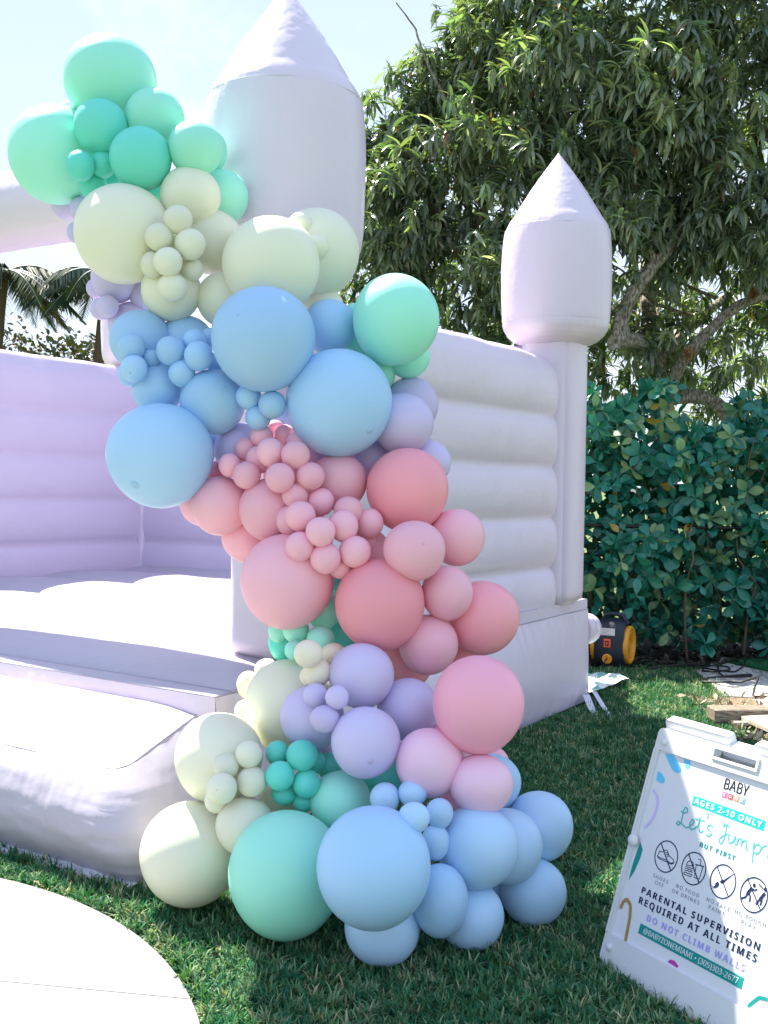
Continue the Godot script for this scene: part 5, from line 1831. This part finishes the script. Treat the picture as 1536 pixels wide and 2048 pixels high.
	stroke(p, "icon_line", M.ink, [Vector2(0.1664, 0.4252), Vector2(0.1757, 0.4293)], 0.0024)
	stroke(p, "icon_line", M.ink, [Vector2(0.1707, 0.4207), Vector2(0.1808, 0.4252)], 0.0024)
	stroke(p, "icon_line", M.ink, [Vector2(0.2584, 0.4198), Vector2(0.2590, 0.4301), Vector2(0.2702, 0.4374), Vector2(0.2819, 0.4358), Vector2(0.2880, 0.4256), Vector2(0.2584, 0.4198)], 0.0024)
	stroke(p, "icon_line", M.ink, [Vector2(0.2566, 0.4152), Vector2(0.2887, 0.4177)], 0.0024)
	stroke(p, "icon_line", M.ink, [Vector2(0.2567, 0.4099), Vector2(0.2891, 0.4116)], 0.0024)
	stroke(p, "icon_line", M.ink, [Vector2(0.2562, 0.4040), Vector2(0.2643, 0.4029), Vector2(0.2691, 0.4064), Vector2(0.2769, 0.4039), Vector2(0.2824, 0.4076), Vector2(0.2901, 0.4051)], 0.0024)
	stroke(p, "icon_line", M.ink, [Vector2(0.2564, 0.3972), Vector2(0.2888, 0.3990), Vector2(0.2887, 0.3921), Vector2(0.2568, 0.3901), Vector2(0.2564, 0.3972)], 0.0024)
	stroke(p, "icon_line", M.ink, [Vector2(0.2938, 0.4334), Vector2(0.3274, 0.4370)], 0.0034)
	stroke(p, "icon_line", M.ink, [Vector2(0.2973, 0.4329), Vector2(0.3005, 0.3935), Vector2(0.3227, 0.3962), Vector2(0.3248, 0.4362)], 0.0024)
	stroke(p, "icon_line", M.ink, [Vector2(0.3130, 0.4364), Vector2(0.3109, 0.4522), Vector2(0.2991, 0.4522)], 0.0024)
	shape(p, "brush_icon", M.ink, [Vector2(0.4480, 0.4557), Vector2(0.4115, 0.4205), Vector2(0.4169, 0.4163)])
	shape(p, "brush_icon", M.ink, [Vector2(0.4012, 0.4156), Vector2(0.4110, 0.4246), Vector2(0.4200, 0.4191), Vector2(0.4085, 0.4105)])
	shape(p, "brush_icon", M.ink, [Vector2(0.3791, 0.3903), Vector2(0.3882, 0.3967), Vector2(0.3874, 0.4052), Vector2(0.3950, 0.4126), Vector2(0.4023, 0.4075), Vector2(0.3999, 0.3979), Vector2(0.3903, 0.3907)])
	stroke(p, "figure_icon", M.ink, [Vector2(0.5284, 0.4456), Vector2(0.5287, 0.4448)], 0.0115)
	stroke(p, "figure_icon", M.ink, [Vector2(0.5214, 0.4336), Vector2(0.5120, 0.4146)], 0.0100)
	stroke(p, "figure_icon", M.ink, [Vector2(0.5217, 0.4349), Vector2(0.5349, 0.4323), Vector2(0.5428, 0.4391)], 0.0045)
	stroke(p, "figure_icon", M.ink, [Vector2(0.5118, 0.4128), Vector2(0.5084, 0.4034), Vector2(0.4936, 0.3941)], 0.0055)
	stroke(p, "figure_icon", M.ink, [Vector2(0.5183, 0.4162), Vector2(0.5244, 0.4112), Vector2(0.5264, 0.3956)], 0.0055)
	stroke(p, "figure_icon", M.ink, [Vector2(0.5700, 0.4472), Vector2(0.5703, 0.4464)], 0.0115)
	stroke(p, "figure_icon", M.ink, [Vector2(0.5706, 0.4335), Vector2(0.5604, 0.4149)], 0.0100)
	stroke(p, "figure_icon", M.ink, [Vector2(0.5445, 0.4536), Vector2(0.5613, 0.4471)], 0.0036)
	stroke(p, "figure_icon", M.ink, [Vector2(0.5583, 0.4134), Vector2(0.5505, 0.3971)], 0.0055)
	stroke(p, "figure_icon", M.ink, [Vector2(0.5670, 0.4149), Vector2(0.5661, 0.4002)], 0.0055)
	shape(p, "petal_print", M.aqua, [Vector2(0.0463, 0.7344), Vector2(0.0809, 0.7402), Vector2(0.1078, 0.7252), Vector2(0.1337, 0.7037), Vector2(0.1349, 0.6918), Vector2(0.1198, 0.6853), Vector2(0.0991, 0.6896), Vector2(0.0774, 0.7068)])
	shape(p, "petal_print", M.aqua, [Vector2(0.1340, 0.7370), Vector2(0.1634, 0.7384), Vector2(0.1683, 0.7203), Vector2(0.1607, 0.7080), Vector2(0.1479, 0.7126)])
	shape(p, "petal_print", M.aqua, [Vector2(0.0351, 0.6723), Vector2(0.0565, 0.6679), Vector2(0.0760, 0.6531), Vector2(0.0753, 0.6401), Vector2(0.0581, 0.6357), Vector2(0.0373, 0.6406)])
	stroke(p, "arc_print", M.lilac, [Vector2(0.0376, 0.6057), Vector2(0.0614, 0.5906), Vector2(0.0729, 0.5658), Vector2(0.0713, 0.5319), Vector2(0.0592, 0.5007), Vector2(0.0419, 0.4790)], 0.0100)
	shape(p, "leaf_print", M.deep_jade, [Vector2(0.0403, 0.4284), Vector2(0.0588, 0.4091), Vector2(0.0577, 0.3783), Vector2(0.0477, 0.3310), Vector2(0.0325, 0.2973), Vector2(0.0318, 0.3452), Vector2(0.0358, 0.3937)])
	stroke(p, "arch_print", M.gold, [Vector2(0.0305, 0.2041), Vector2(0.0351, 0.2277), Vector2(0.0495, 0.2365), Vector2(0.0697, 0.2261), Vector2(0.0807, 0.1893), Vector2(0.0844, 0.1528), Vector2(0.0877, 0.1136)], 0.0125)
	shape(p, "dot_print", M.magenta, [Vector2(0.2814, 0.1205), Vector2(0.2897, 0.1314), Vector2(0.3080, 0.1345), Vector2(0.3274, 0.1260), Vector2(0.3249, 0.1190)])
	stroke(p, "arc_print", M.deep_jade, [Vector2(0.6096, 0.1239), Vector2(0.6243, 0.1441), Vector2(0.6373, 0.1598), Vector2(0.6639, 0.1655)], 0.0100)
